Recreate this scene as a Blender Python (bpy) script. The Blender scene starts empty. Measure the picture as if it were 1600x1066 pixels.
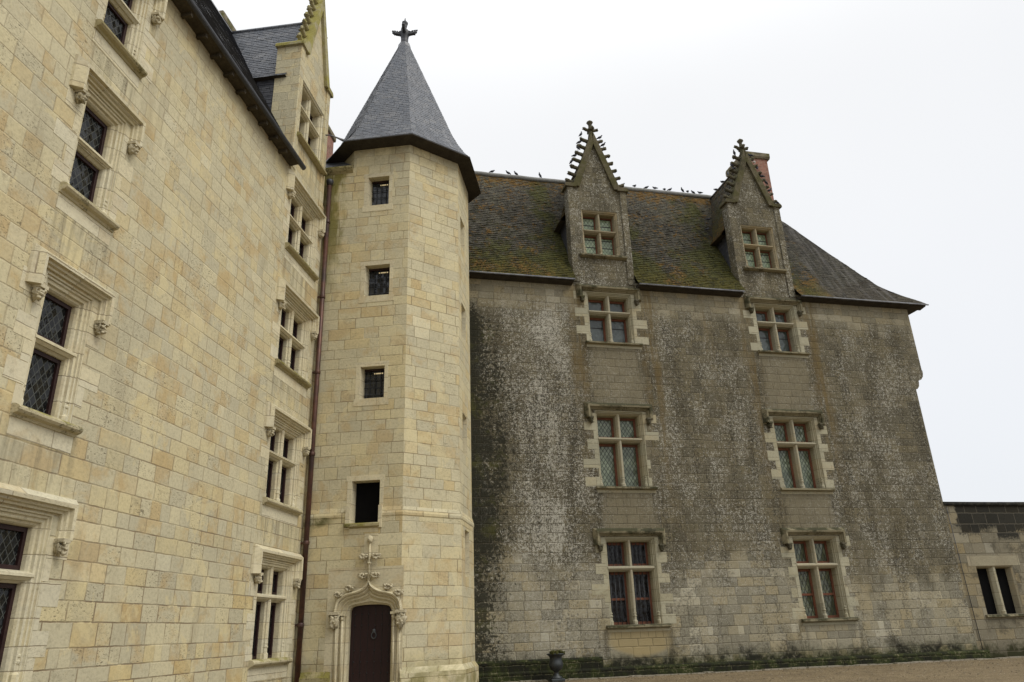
import bpy, bmesh, math, random
from mathutils import Vector, Matrix, noise as mnoise
S = bpy.context.scene
COL = S.collection
random.seed(7)
pi, sin, cos = math.pi, math.sin, math.cos

# ------------------------------------------------------------------ camera
PITCH, ROLL, FPX = 0.37051863, -0.03418121, 1166.897
cam_d = bpy.data.cameras.new('camera')
cam_d.sensor_fit = 'HORIZONTAL'; cam_d.sensor_width = 36.0
cam_d.lens = FPX / 1600 * 36.0
cam_d.clip_start = 0.1; cam_d.clip_end = 3000
cam = bpy.data.objects.new('camera', cam_d); COL.objects.link(cam)
fw = Vector((0, cos(PITCH), sin(PITCH))); up = Vector((0, -sin(PITCH), cos(PITCH))); rt = Vector((1, 0, 0))
r2 = rt * cos(ROLL) + up * sin(ROLL); u2 = -rt * sin(ROLL) + up * cos(ROLL)
m = Matrix((( r2.x, u2.x, -fw.x, 0), (r2.y, u2.y, -fw.y, 0), (r2.z, u2.z, -fw.z, 1.6), (0, 0, 0, 1)))
cam.matrix_world = m
S.camera = cam

# ------------------------------------------------------------------ sky and light (overcast)
SUN_EL, SUN_AZ = math.radians(50), math.radians(120)     # azimuth clockwise from +Y
W = bpy.data.worlds.new('World'); S.world = W; W.use_nodes = True
wt = W.node_tree; wt.nodes.clear()
wo = wt.nodes.new('ShaderNodeOutputWorld'); bg = wt.nodes.new('ShaderNodeBackground')
sky = wt.nodes.new('ShaderNodeTexSky'); sky.sky_type = 'NISHITA'; sky.sun_disc = False
sky.sun_elevation = SUN_EL; sky.sun_rotation = SUN_AZ
tc = wt.nodes.new('ShaderNodeTexCoord'); sx = wt.nodes.new('ShaderNodeSeparateXYZ')
wt.links.new(tc.outputs['Generated'], sx.inputs[0])
rp = wt.nodes.new('ShaderNodeValToRGB'); wt.links.new(sx.outputs['Z'], rp.inputs[0])
K_ = 1 / 12.0
CR = rp.color_ramp; CR.interpolation = 'B_SPLINE'
while len(CR.elements) < 5: CR.elements.new(0.5)
for e, (p_, c_) in zip(CR.elements, ((0.0, (0.66, 0.68, 0.71)), (0.30, (0.73, 0.742, 0.762)), (0.55, (0.765, 0.77, 0.778)), (0.80, (0.765, 0.77, 0.775)), (1.0, (4.6, 4.6, 4.55)))):
    e.position = p_; e.color = tuple(q * K_ * 10 for q in c_) + (1,)
wn = wt.nodes.new('ShaderNodeTexNoise'); wn.inputs['Scale'].default_value = 2.2; wn.inputs['Detail'].default_value = 3
wt.links.new(tc.outputs['Generated'], wn.inputs['Vector'])
wm = wt.nodes.new('ShaderNodeMath'); wm.operation = 'MULTIPLY_ADD'; wm.inputs[1].default_value = 0.10*12; wm.inputs[2].default_value = 0.95*12
wt.links.new(wn.outputs[0], wm.inputs[0])
wv = wt.nodes.new('ShaderNodeVectorMath'); wv.operation = 'SCALE'
wt.links.new(rp.outputs[0], wv.inputs[0]); wt.links.new(wm.outputs[0], wv.inputs['Scale'])
wx = wt.nodes.new('ShaderNodeMix'); wx.data_type = 'RGBA'; wx.inputs[0].default_value = 0.93
wt.links.new(sky.outputs[0], wx.inputs[6]); wt.links.new(wv.outputs[0], wx.inputs[7])
wt.links.new(wx.outputs[2], bg.inputs[0]); bg.inputs[1].default_value = 0.115
wt.links.new(bg.outputs[0], wo.inputs[0])
sun_d = bpy.data.lights.new('sun', 'SUN'); sun_d.energy = 1.5; sun_d.angle = math.radians(30); sun_d.color = (1, 0.955, 0.86)
sun = bpy.data.objects.new('sun', sun_d); COL.objects.link(sun); sun.location = (20, -30, 40)
sd = Vector((sin(SUN_AZ) * cos(SUN_EL), cos(SUN_AZ) * cos(SUN_EL), sin(SUN_EL)))
sun.rotation_euler = sd.to_track_quat('Z', 'Y').to_euler()
S.view_settings.view_transform = 'Standard'; S.view_settings.look = 'None'
S.view_settings.exposure = 0.15; S.view_settings.gamma = 1.0
S.view_settings.use_curve_mapping = False

# ------------------------------------------------------------------ node helpers
class NT:
    def __init__(self, name):
        self.m = bpy.data.materials.new(name); self.m.use_nodes = True
        self.t = self.m.node_tree; self.t.nodes.clear()
        self.out = self.t.nodes.new('ShaderNodeOutputMaterial')
    def L(self, sock, v):
        if v is None: return
        if isinstance(v, bpy.types.NodeSocket): self.t.links.new(v, sock)
        else:
            if hasattr(sock.default_value, '__len__'):
                if not hasattr(v, '__len__'): v = (v,) * len(sock.default_value)
                elif len(sock.default_value) == 4 and len(v) == 3: v = (*v, 1)
            sock.default_value = v
    def n(self, typ): return self.t.nodes.new('ShaderNode' + typ)
    def uv(self):
        u = self.n('UVMap'); u.uv_map = 'UVMap'; s = self.n('SeparateXYZ'); self.t.links.new(u.outputs[0], s.inputs[0])
        return u.outputs[0], s.outputs[0], s.outputs[1]
    def obj(self): return self.n('TexCoord').outputs['Object']
    def ma(self, op, a, b=None, c=None, clamp=False):
        q = self.n('Math'); q.operation = op; q.use_clamp = clamp
        for i, v in enumerate((a, b, c)): self.L(q.inputs[i], v)
        return q.outputs[0]
    def mr(self, v, a, b, c=0.0, d=1.0, smooth=True):
        q = self.n('MapRange'); q.interpolation_type = 'SMOOTHSTEP' if smooth else 'LINEAR'
        for i, x in enumerate((v, a, b, c, d)): self.L(q.inputs[i], x)
        return q.outputs[0]
    def mix(self, f, a, b, mode='MIX'):
        q = self.n('Mix'); q.data_type = 'RGBA'; q.blend_type = mode
        self.L(q.inputs[0], f); self.L(q.inputs[6], a); self.L(q.inputs[7], b); return q.outputs[2]
    def comb(self, x, y, z=0.0):
        q = self.n('CombineXYZ')
        for i, v in enumerate((x, y, z)): self.L(q.inputs[i], v)
        return q.outputs[0]
    def noise(self, vec, scale, detail=2, rough=0.55, dist=0.0, stretch=None, color=False):
        if stretch:
            mp = self.n('Mapping'); self.L(mp.inputs[0], vec); mp.inputs['Scale'].default_value = stretch; vec = mp.outputs[0]
        q = self.n('TexNoise'); self.L(q.inputs['Vector'], vec)
        q.inputs['Scale'].default_value = scale; q.inputs['Detail'].default_value = detail
        q.inputs['Roughness'].default_value = rough; q.inputs['Distortion'].default_value = dist
        return q.outputs[1 if color else 0]
    def vor(self, vec, scale, feat='F1', rnd=1.0):
        q = self.n('TexVoronoi'); q.feature = feat; self.L(q.inputs['Vector'], vec)
        q.inputs['Scale'].default_value = scale; q.inputs['Randomness'].default_value = rnd
        return q
    def vor1(self, w, rnd):
        a = self.n('TexVoronoi'); a.voronoi_dimensions = '1D'; a.feature = 'F1'
        b = self.n('TexVoronoi'); b.voronoi_dimensions = '1D'; b.feature = 'DISTANCE_TO_EDGE'
        for q in (a, b): self.L(q.inputs['W'], w); q.inputs['Scale'].default_value = 1; q.inputs['Randomness'].default_value = rnd
        return a.outputs['W'], a.outputs['Color'], b.outputs['Distance']
    def ramp(self, f, stops, const=False):
        q = self.n('ValToRGB'); cr = q.color_ramp
        if const: cr.interpolation = 'CONSTANT'
        while len(cr.elements) < len(stops): cr.elements.new(0.5)
        for e, (p, c) in zip(cr.elements, stops): e.position = p; e.color = (*c, 1) if len(c) == 3 else c
        self.L(q.inputs[0], f); return q.outputs[0]
    def sep(self, c):
        q = self.n('SeparateColor'); self.L(q.inputs[0], c); return q.outputs[0], q.outputs[1], q.outputs[2]
    def bump(self, h, strength=0.5, dist=0.02, normal=None):
        q = self.n('Bump'); self.L(q.inputs['Height'], h); q.inputs['Strength'].default_value = strength
        q.inputs['Distance'].default_value = dist
        if normal is not None: self.L(q.inputs['Normal'], normal)
        return q.outputs[0]
    def done(self, color, rough=0.85, normal=None, spec=0.3, metal=0.0):
        b = self.n('BsdfPrincipled'); self.L(b.inputs['Base Color'], color); self.L(b.inputs['Roughness'], rough)
        self.L(b.inputs['Specular IOR Level'], spec); self.L(b.inputs['Metallic'], metal)
        if normal is not None: self.L(b.inputs['Normal'], normal)
        self.t.links.new(b.outputs[0], self.out.inputs[0]); return self.m
    # irregular ashlar: rows and blocks of random size; returns (r,g,b random per block, joint distance in metres)
    def ashlar(self, h, w, wob=0.012, rrow=0.45, rcol=0.75, seed=0.0):
        vec, u, v = self.uv()
        nz = self.n('TexNoise'); self.L(nz.inputs['Vector'], vec); nz.inputs['Scale'].default_value = 5.0
        nz.inputs['Detail'].default_value = 2
        a, b, _ = self.sep(nz.outputs[1])
        u = self.ma('ADD', u, self.ma('MULTIPLY', self.ma('SUBTRACT', a, 0.5), wob * 2))
        v = self.ma('ADD', v, self.ma('MULTIPLY', self.ma('SUBTRACT', b, 0.5), wob * 2))
        rw, rc, rd = self.vor1(self.ma('ADD', self.ma('DIVIDE', v, h), seed), rrow)
        k, _, _ = self.sep(rc)
        uu = self.ma('DIVIDE', u, self.ma('MULTIPLY_ADD', k, w * 0.8, w * 0.6))
        cw, cc, cd = self.vor1(self.ma('ADD', uu, self.ma('MULTIPLY', rw, 37.31)), rcol)
        jd = self.ma('MINIMUM', self.ma('MULTIPLY', rd, h), self.ma('MULTIPLY', cd, w))
        r, g, bb = self.sep(cc)
        return r, g, bb, jd, vec

# ------------------------------------------------------------------ materials
MAT = {}
def limestone(name, h, w, cols, joint, jw, jvis=(0.0, 1.0), grey=0.5, ochre=0.35, pits=0.6, stain=None, jz=None, seed=0.0):
    t = NT(name); r, g, b, jd, vec = t.ashlar(h, w, seed=seed); _, u, v = t.uv()
    c = t.ramp(r, cols)
    if jz: c = t.mix(t.mr(v, jz[0] - 1, jz[1], 0.0, 0.45), c, cols[1][1])
    c = t.mix(t.mr(g, 0.2, 1, 0.0, 0.22), c, (0.40, 0.375, 0.285))
    big = t.noise(vec, 0.45, 4, 0.6)
    c = t.mix(t.mr(big, 0.45, 0.68, 0, grey), c, (0.40, 0.37, 0.265))
    med = t.noise(vec, 1.1, 5, 0.65, 0.4)
    c = t.mix(t.mr(t.ma('ADD', med, t.ma('MULTIPLY', t.ma('SUBTRACT', g, 0.5), 0.22)), 0.52, 0.68, 0, ochre), c, (0.47, 0.33, 0.145))
    c = t.mix(t.mr(t.noise(vec, 3.3, 6, 0.75, 0.6), 0.55, 0.72, 0, 0.5), c, (0.25, 0.215, 0.14))
    fine = t.noise(vec, 14, 5, 0.7)
    c = t.mix(1.0, c, t.ramp(fine, [(0.2, (0.70, 0.69, 0.66)), (0.5, (1, 1, 1)), (0.8, (1.14, 1.13, 1.09))]), 'MULTIPLY')
    # weathering pits clustered on the softer blocks
    pn = t.ma('MAXIMUM', t.noise(vec, 22, 3, 0.6, 0.6, stretch=(0.8, 1.5, 1)), t.ma('SUBTRACT', t.noise(vec, 8, 5, 0.7, 0.9, stretch=(0.7, 1.5, 1)), 0.015))
    pz = t.ma('MULTIPLY', t.mr(pn, 0.60, 0.67), t.mr(t.ma('ADD', t.ma('MULTIPLY', b, 0.6), t.noise(vec, 0.7, 3, 0.6)), 0.78, 1.1))
    c = t.mix(t.ma('MULTIPLY', pz, pits), c, (0.10, 0.08, 0.05))
    pat = t.mr(t.noise(vec, 0.75, 7, 0.72, 0.5), 0.555, 0.60)      # smoothed, limewashed patches that hide the joints
    c = t.mix(t.ma('MULTIPLY', pat, 0.5), c, tuple(min(1, q * 1.08) for q in cols[len(cols) // 2][1]))
    jn = t.mr(t.noise(vec, 0.8, 3, 0.6), 0.32, 0.62, jvis[0], jvis[1])
    jn = t.ma('MULTIPLY', jn, t.ma('SUBTRACT', 1.0, t.ma('MULTIPLY', pat, 0.7)))
    if jz: jn = t.ma('MULTIPLY', jn, t.mr(v, jz[0], jz[1], 1.0, jz[2]), clamp=True)
    jm = t.ma('MULTIPLY', t.mr(jd, jw, jw * 2.2, 1, 0), jn)
    c = t.mix(jm, c, joint)
    if stain: c = stain(t, c, vec, u, v)
    hh = t.ma('ADD', t.ma('MULTIPLY', t.mr(jd, jw * 0.6, jw * 2.5), 0.6), t.ma('MULTIPLY', fine, 0.5))
    hh = t.ma('SUBTRACT', hh, t.ma('MULTIPLY', pz, 0.9))
    hh = t.ma('ADD', hh, t.ma('MULTIPLY', r, 0.25))
    return t.done(c, 0.9, t.bump(hh, 0.55, 0.02), 0.2)

lerp_ = lambda a, b, t: a + (b - a) * t
CREAM = [(0.0, (0.47, 0.43, 0.30)), (0.3, (0.55, 0.497, 0.334)), (0.55, (0.60, 0.537, 0.345)), (0.78, (0.59, 0.502, 0.28)), (0.93, (0.54, 0.41, 0.19)), (1.0, (0.67, 0.62, 0.435))]
def stain_shade_left(t, c, vec, u, v):
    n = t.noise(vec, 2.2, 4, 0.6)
    rn_ = t.mr(t.noise(vec, 2.6, 4, 0.65, 0.2, stretch=(2.2, 0.14, 1)), 0.42, 0.64); vm = 0.0
    for zs in (0.95, 5.0, 8.95, 12.75, 16.9): vm = t.ma('MAXIMUM', vm, t.ma('MULTIPLY', t.mr(v, zs - 1.8, zs - 0.1), t.mr(v, zs + 0.05, zs)))
    bx = t.ma('MAXIMUM', t.ma('MULTIPLY', t.mr(u, -3.1, -2.8), t.mr(u, -0.35, -0.6)), t.ma('MULTIPLY', t.mr(u, -12.1, -11.8), t.mr(u, -10.2, -10.5)))
    c = t.mix(t.ma('MULTIPLY', t.ma('MULTIPLY', vm, bx), t.ma('MULTIPLY', rn_, 0.6)), c, (0.20, 0.175, 0.115))
    c = t.mix(t.ma('MULTIPLY', t.mr(t.noise(vec, 0.9, 5, 0.7, 0.3, stretch=(1.2, 0.3, 1)), 0.54, 0.70), 0.35), c, (0.30, 0.255, 0.165))
    # brown dirt under the eaves, with the eave shade painted into it
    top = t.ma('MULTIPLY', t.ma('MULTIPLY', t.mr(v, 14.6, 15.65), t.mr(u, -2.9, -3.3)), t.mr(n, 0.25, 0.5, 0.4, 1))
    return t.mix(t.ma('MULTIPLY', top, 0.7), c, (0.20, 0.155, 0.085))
MAT['stone_left'] = limestone('limestone_ashlar', 0.34, 0.55, CREAM, (0.22, 0.165, 0.10), 0.008, (0.05, 0.95), 0.5, 0.55, 0.8, stain_shade_left, jz=(3.0, 7.0, 0.55))
def stain_tower(t, c, vec, u, v):
    n = t.noise(vec, 1.8, 4, 0.65); st = t.noise(vec, 2.4, 3, 0.6, 0, stretch=(1.6, 0.22, 1))
    # green run below the annex cornice, beside the pipe
    un = t.ma('ADD', u, t.ma('MULTIPLY', t.ma('SUBTRACT', t.noise(vec, 1.7, 5, 0.7, 0.3, stretch=(1, 0.5, 1)), 0.5), 1.8))
    g = t.ma('MULTIPLY', t.ma('MULTIPLY', t.mr(u, -2.3, -2.1), t.mr(un, -1.2, -1.75)), t.mr(v, 11.0, 15.5))
    g = t.ma('MULTIPLY', g, t.mr(st, 0.30, 0.5))
    c = t.mix(t.ma('MULTIPLY', g, 0.9), c, t.mix(n, (0.11, 0.095, 0.02), (0.24, 0.21, 0.05)))
    gl = t.ma('MULTIPLY', t.ma('MULTIPLY', t.mr(v, 4.3, 4.95), t.mr(v, 5.02, 4.96)), t.mr(u, -0.9, -1.5))
    c = t.mix(t.ma('MULTIPLY', gl, t.mr(n, 0.4, 0.6)), c, (0.09, 0.085, 0.025))
    base = t.ma('MULTIPLY', t.mr(v, 1.3, 0.2), t.mr(n, 0.35, 0.62))
    c = t.mix(t.ma('MULTIPLY', base, 0.8), c, (0.16, 0.14, 0.035))
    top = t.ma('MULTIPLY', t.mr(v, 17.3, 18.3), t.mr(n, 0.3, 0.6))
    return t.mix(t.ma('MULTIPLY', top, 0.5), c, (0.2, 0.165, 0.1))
CREAM_T = [(q, tuple(lerp_(a, b, 0.35) for a, b in zip(c, (0.57, 0.51, 0.335)))) for q, c in CREAM]
MAT['stone_tower'] = limestone('tower_ashlar', 0.355, 0.62, CREAM_T, (0.22, 0.17, 0.10), 0.007, (0.0, 0.85), 0.4, 0.45, 0.55, stain_tower, seed=3.3)
CLEAN = [(0, (0.58, 0.54, 0.40)), (0.5, (0.64, 0.585, 0.42)), (1, (0.62, 0.55, 0.36))]
MAT['trim'] = limestone('dressed_limestone', 0.44, 4.0, CLEAN, (0.27, 0.22, 0.15), 0.005, (0.5, 0.9), 0.3, 0.25, 0.15)
MAT['trim_tower'] = limestone('tower_dressed_limestone', 0.5, 3.0, [(0, (0.58, 0.525, 0.37)), (1, (0.64, 0.57, 0.385))], (0.27, 0.22, 0.15), 0.005, (0.3, 0.8), 0.3, 0.3, 0.3)
def moss_trim(name, amount, base=(0.42, 0.37, 0.25), moss=(0.22, 0.20, 0.03), dark=(0.07, 0.06, 0.03)):
    t = NT(name); o = t.obj(); n = t.noise(o, 2.2, 5, 0.65); f = t.noise(o, 18, 4, 0.7)
    g = t.n('NewGeometry'); s = t.n('SeparateXYZ'); t.L(s.inputs[0], g.outputs['Normal'])
    c = t.mix(t.mr(t.ma('ADD', t.ma('ADD', n, amount - 0.55), t.ma('MULTIPLY', s.outputs[2], 0.16)), 0.40, 0.60), base, moss)
    c = t.mix(t.mr(t.ma('MULTIPLY', f, t.noise(o, 1.3, 2)), 0.27, 0.38, 0, 0.8), c, dark)
    c = t.mix(1.0, c, t.ramp(f, [(0.25, (0.75, 0.75, 0.75)), (0.7, (1.08, 1.08, 1.08))]), 'MULTIPLY')
    return t.done(c, 0.92, t.bump(f, 0.5, 0.03), 0.15)
MAT['sill_left'] = moss_trim('mossy_sill_stone', 0.40, (0.52, 0.46, 0.30), (0.30, 0.27, 0.10), (0.10, 0.09, 0.045))
MAT['sill_green'] = moss_trim('green_sill_stone', 0.52, (0.37, 0.32, 0.18), (0.23, 0.205, 0.06), (0.09, 0.08, 0.03))
MAT['coping_left'] = moss_trim('yellow_lichen_coping', 0.56, (0.40, 0.36, 0.22), (0.33, 0.295, 0.09), (0.15, 0.135, 0.06))
MAT['coping_right'] = moss_trim('dark_lichen_coping', 0.55, (0.125, 0.108, 0.068), (0.085, 0.078, 0.034), (0.045, 0.04, 0.026))
MAT['crocket_dark'] = moss_trim('blackened_carving', 0.5, (0.12, 0.108, 0.075), (0.075, 0.072, 0.035), (0.04, 0.038, 0.03))
MAT['hood_dark'] = moss_trim('blackened_moulding', 0.52, (0.25, 0.22, 0.14), (0.06, 0.058, 0.032), (0.03, 0.029, 0.02))
MAT['carved'] = moss_trim('carved_limestone', 0.30, (0.56, 0.50, 0.35), (0.42, 0.36, 0.20), (0.20, 0.17, 0.10))

def weathered(name, zoneless=False, gable=False):
    t = NT(name); r, g, b, jd, vec = t.ashlar(0.33, 0.52, 0.02); _, u, v = t.uv()
    big = t.noise(vec, 0.35, 4, 0.62); n2 = t.noise(vec, 1.3, 5, 0.68, 0.3); n3 = t.noise(vec, 6, 4, 0.7)
    jit = t.ma('MULTIPLY', t.ma('SUBTRACT', n2, 0.5), 1.6)
    c = t.ramp(r, [(0, (0.112, 0.10, 0.07)), (0.4, (0.142, 0.127, 0.088)), (0.75, (0.162, 0.14, 0.088)), (1, (0.18, 0.16, 0.113))])
    c = t.mix(t.mr(t.noise(vec, 1.1, 5, 0.7, 0.3, stretch=(1.0, 0.22, 1)), 0.45, 0.66, 0, 0.6), c, (0.075, 0.064, 0.04))
    c = t.mix(1.0, c, t.ramp(t.noise(vec, 17, 5, 0.75), [(0.25, (0.55, 0.54, 0.52)), (0.75, (1.3, 1.3, 1.28))]), 'MULTIPLY')
    # zones of cleaner stone
    def band(x, a, b_, soft=0.3):   # 1 between a and b_
        return t.ma('MULTIPLY', t.mr(x, a - soft, a + soft), t.mr(x, b_ + soft, b_ - soft))
    uj = t.ma('ADD', u, t.ma('MULTIPLY', jit, 0.35)); vj = t.ma('ADD', v, t.ma('ADD', t.ma('MULTIPLY', jit, 0.6), t.ma('MULTIPLY', t.ma('SUBTRACT', t.noise(vec, 0.45, 4, 0.65, 0.4), 0.5), 6.0)))
    speck = 1.0
    if not zoneless:
        top = t.mr(t.ma('ADD', v, jit), 13.4, 14.4)
        low = t.mr(vj, 4.4, 2.6)
        low = t.ma('MULTIPLY', low, t.mr(n2, 0.28, 0.5, 0.45, 1))
        bay = t.ma('MAXIMUM', band(uj, 9.75, 11.9, 0.22), band(uj, 17.4, 19.6, 0.22))
        clean = t.ma('MAXIMUM', top, low)
        cc = t.ramp(r, [(0, (0.24, 0.222, 0.165)), (0.45, (0.32, 0.295, 0.215)), (0.8, (0.34, 0.29, 0.18)), (1, (0.47, 0.44, 0.335))])
        c = t.mix(t.ma('MULTIPLY', low, 0.85), c, cc)
        c = t.mix(t.ma('MULTIPLY', top, 0.8), c, t.mix(0.3, cc, (0.23, 0.195, 0.115)))
        c = t.mix(t.ma('MULTIPLY', bay, t.ma('MULTIPLY', t.ma('SUBTRACT', 1.0, clean), 0.6)), c, t.mix(n3, (0.15, 0.13, 0.083), (0.29, 0.255, 0.175)))
        speck = t.ma('SUBTRACT', 1.0, t.ma('MULTIPLY', t.ma('MAXIMUM', t.ma('MULTIPLY', bay, 0.8), t.ma('MULTIPLY', top, 0.75), ), 0.85))
        speck = t.ma('MULTIPLY', speck, t.ma('SUBTRACT', 1.0, t.ma('MULTIPLY', low, 0.45)))
        # dark runs below the ends of the sills
        vm = 0.0
        for zs in (1.5, 6.45, 12.4, 16.3): vm = t.ma('MAXIMUM', vm, t.ma('MULTIPLY', t.mr(v, zs - 2.6, zs - 0.2), t.mr(v, zs + 0.05, zs)))
        rn_ = t.mr(t.noise(vec, 3.0, 4, 0.65, 0.2, stretch=(2.0, 0.12, 1)), 0.40, 0.62)
        for (x0, x1) in ((9.45, 9.75), (11.8, 12.15), (17.2, 17.5), (19.55, 19.9)):
            sr = t.ma('MULTIPLY', t.ma('MULTIPLY', band(uj, x0, x1, 0.2), vm), rn_)
            c = t.mix(t.ma('MULTIPLY', sr, 0.8), c, (0.06, 0.052, 0.035))
        # ochre algae streaks below the dormer edges
        st = t.noise(vec, 1.6, 3, 0.6, 0, stretch=(2.2, 0.18, 1))
        for (x0, x1, zlo) in ((9.0, 9.6, 5), (12.1, 12.75, 4), (16.75, 17.3, 3), (19.85, 20.5, 4), (14.9, 15.2, 9)):
            s = t.ma('MULTIPLY', band(t.ma('ADD', u, t.ma('MULTIPLY', jit, 0.55)), x0, x1, 0.28), t.mr(v, zlo, zlo + 7))
            s = t.ma('MULTIPLY', s, t.mr(st, 0.36, 0.60))
            c = t.mix(t.ma('MULTIPLY', s, 0.6), c, t.mix(n3, (0.09, 0.065, 0.025), (0.21, 0.14, 0.05)))
            speck = t.ma('MULTIPLY', speck, t.ma('SUBTRACT', 1.0, t.ma('MULTIPLY', s, 0.9)))
    # white lichen: thousands of small patches
    l1 = t.noise(vec, 9, 6, 0.75, 0.2, stretch=(1.0, 0.8, 1)); l2 = t.noise(vec, 26, 4, 0.7)
    dens = t.mr(t.noise(vec, 1.0, 4, 0.65, 0.2, stretch=(0.9, 0.5, 1)), 0.38, 0.62, -0.032, 0.02)
    if not zoneless:
        dens = t.ma('ADD', dens, t.ma('MULTIPLY', band(uj, 6.6, 8.9, 0.6), 0.045))
    lm = t.ma('MULTIPLY', t.mr(t.ma('ADD', t.ma('MULTIPLY_ADD', l2, 0.55, t.ma('MULTIPLY', l1, 0.45)), dens), 0.515, 0.57), speck)
    c = t.mix(t.ma('MULTIPLY', lm, 0.85), c, t.mix(l1, (0.30, 0.285, 0.23), (0.60, 0.58, 0.50)))
    # black lichen
    d1 = t.noise(vec, 12, 5, 0.75, 0.4)
    dm = t.ma('MULTIPLY', t.mr(t.ma('ADD', d1, t.ma('MULTIPLY', t.ma('SUBTRACT', t.noise(vec, 1.2, 4, 0.65, 0.2, stretch=(1.2, 0.15, 1)), 0.5), 0.45)), 0.53, 0.61), t.ma('MULTIPLY_ADD', speck, 0.7, 0.15) if not zoneless else 0.6)
    c = t.mix(t.ma('MULTIPLY', dm, 0.9), c, (0.035, 0.032, 0.025))
    # moss-black damp strip next to the tower and at the foot
    if not zoneless:
        dd = t.ma('ADD', t.mr(t.ma('ADD', u, t.ma('MULTIPLY', jit, 0.35)), 4.9, 7.0, 0.24, -0.12, False), t.mr(v, 14.4, 12.8, -0.3, 0.0))
        dd = t.ma('ADD', dd, t.mr(v, 5.0, 3.2, 0.0, -0.09))
        dd = t.ma('ADD', dd, t.ma('MULTIPLY', t.ma('SUBTRACT', t.noise(vec, 1.0, 4, 0.65, 0.3, stretch=(1, 0.3, 1)), 0.5), 0.5))
        damp = t.mr(t.ma('ADD', t.noise(vec, 8, 6, 0.75, 0.4), dd), 0.53, 0.63)
        c = t.mix(t.ma('MULTIPLY', damp, 0.9), c, t.mix(t.mr(n2, 0.5, 0.7), (0.022, 0.022, 0.015), (0.06, 0.06, 0.018)))
        foot = t.mr(t.ma('ADD', v, t.ma('MULTIPLY', t.ma('SUBTRACT', n2, 0.5), 1.5)), 0.95, 0.3)
        foot = t.ma('MULTIPLY', foot, t.mr(n3, 0.3, 0.52, 0.5, 1))
        yp = t.ma('MULTIPLY', band(uj, 9.75, 11.9, 0.25), t.mr(t.ma('SUBTRACT', v, t.ma('MULTIPLY', t.ma('POWER', t.ma('ABSOLUTE', t.ma('SUBTRACT', u, 10.9)), 2.0), 0.22)), 0.55, 0.75))
        yp = t.ma('MULTIPLY', yp, t.mr(v, 1.75, 1.45))
        c = t.mix(t.ma('MULTIPLY', yp, 0.85), c, t.mix(n2, (0.27, 0.21, 0.10), (0.38, 0.31, 0.17)))
        foot = t.ma('MULTIPLY', foot, t.ma('SUBTRACT', 1.0, yp))
        c = t.mix(foot, c, t.mix(t.mr(n2, 0.4, 0.6), (0.022, 0.022, 0.015), (0.045, 0.05, 0.015)))
    jn = t.mr(t.noise(vec, 0.9, 2), 0.35, 0.6, 0.05, 0.55)
    c = t.mix(t.ma('MULTIPLY', t.mr(jd, 0.006, 0.02, 1, 0), jn), c, (0.075, 0.062, 0.042))
    h = t.ma('ADD', t.ma('MULTIPLY', t.mr(jd, 0.004, 0.03), 0.5), t.ma('MULTIPLY', l2, 0.5))
    h = t.ma('ADD', h, t.ma('MULTIPLY', lm, 0.3))
    return t.done(c, 0.95, t.bump(h, 0.7, 0.03), 0.12)
MAT['stone_right'] = weathered('lichen_covered_ashlar')
MAT['stone_dormer'] = weathered('lichen_dormer_stone', True)
MAT['trim_right'] = limestone('dressed_window_stone', 0.42, 3.5, [(0, (0.29, 0.275, 0.20)), (0.6, (0.38, 0.36, 0.26)), (1, (0.33, 0.30, 0.20))], (0.18, 0.155, 0.10), 0.006, (0.4, 0.9), 0.9, 0.2, 0.95)
MAT['trim_dormer'] = limestone('dormer_window_stone', 0.42, 3.5, [(0, (0.23, 0.195, 0.125)), (1, (0.28, 0.235, 0.15))], (0.13, 0.11, 0.07), 0.006, (0.4, 0.9), 0.6, 0.3, 0.5)
MAT['trim_cross'] = limestone('pale_cross_stone', 0.6, 3.5, [(0, (0.30, 0.28, 0.205)), (1, (0.38, 0.35, 0.255))], (0.22, 0.19, 0.13), 0.005, (0.2, 0.5), 0.4, 0.2, 0.5)

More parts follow.
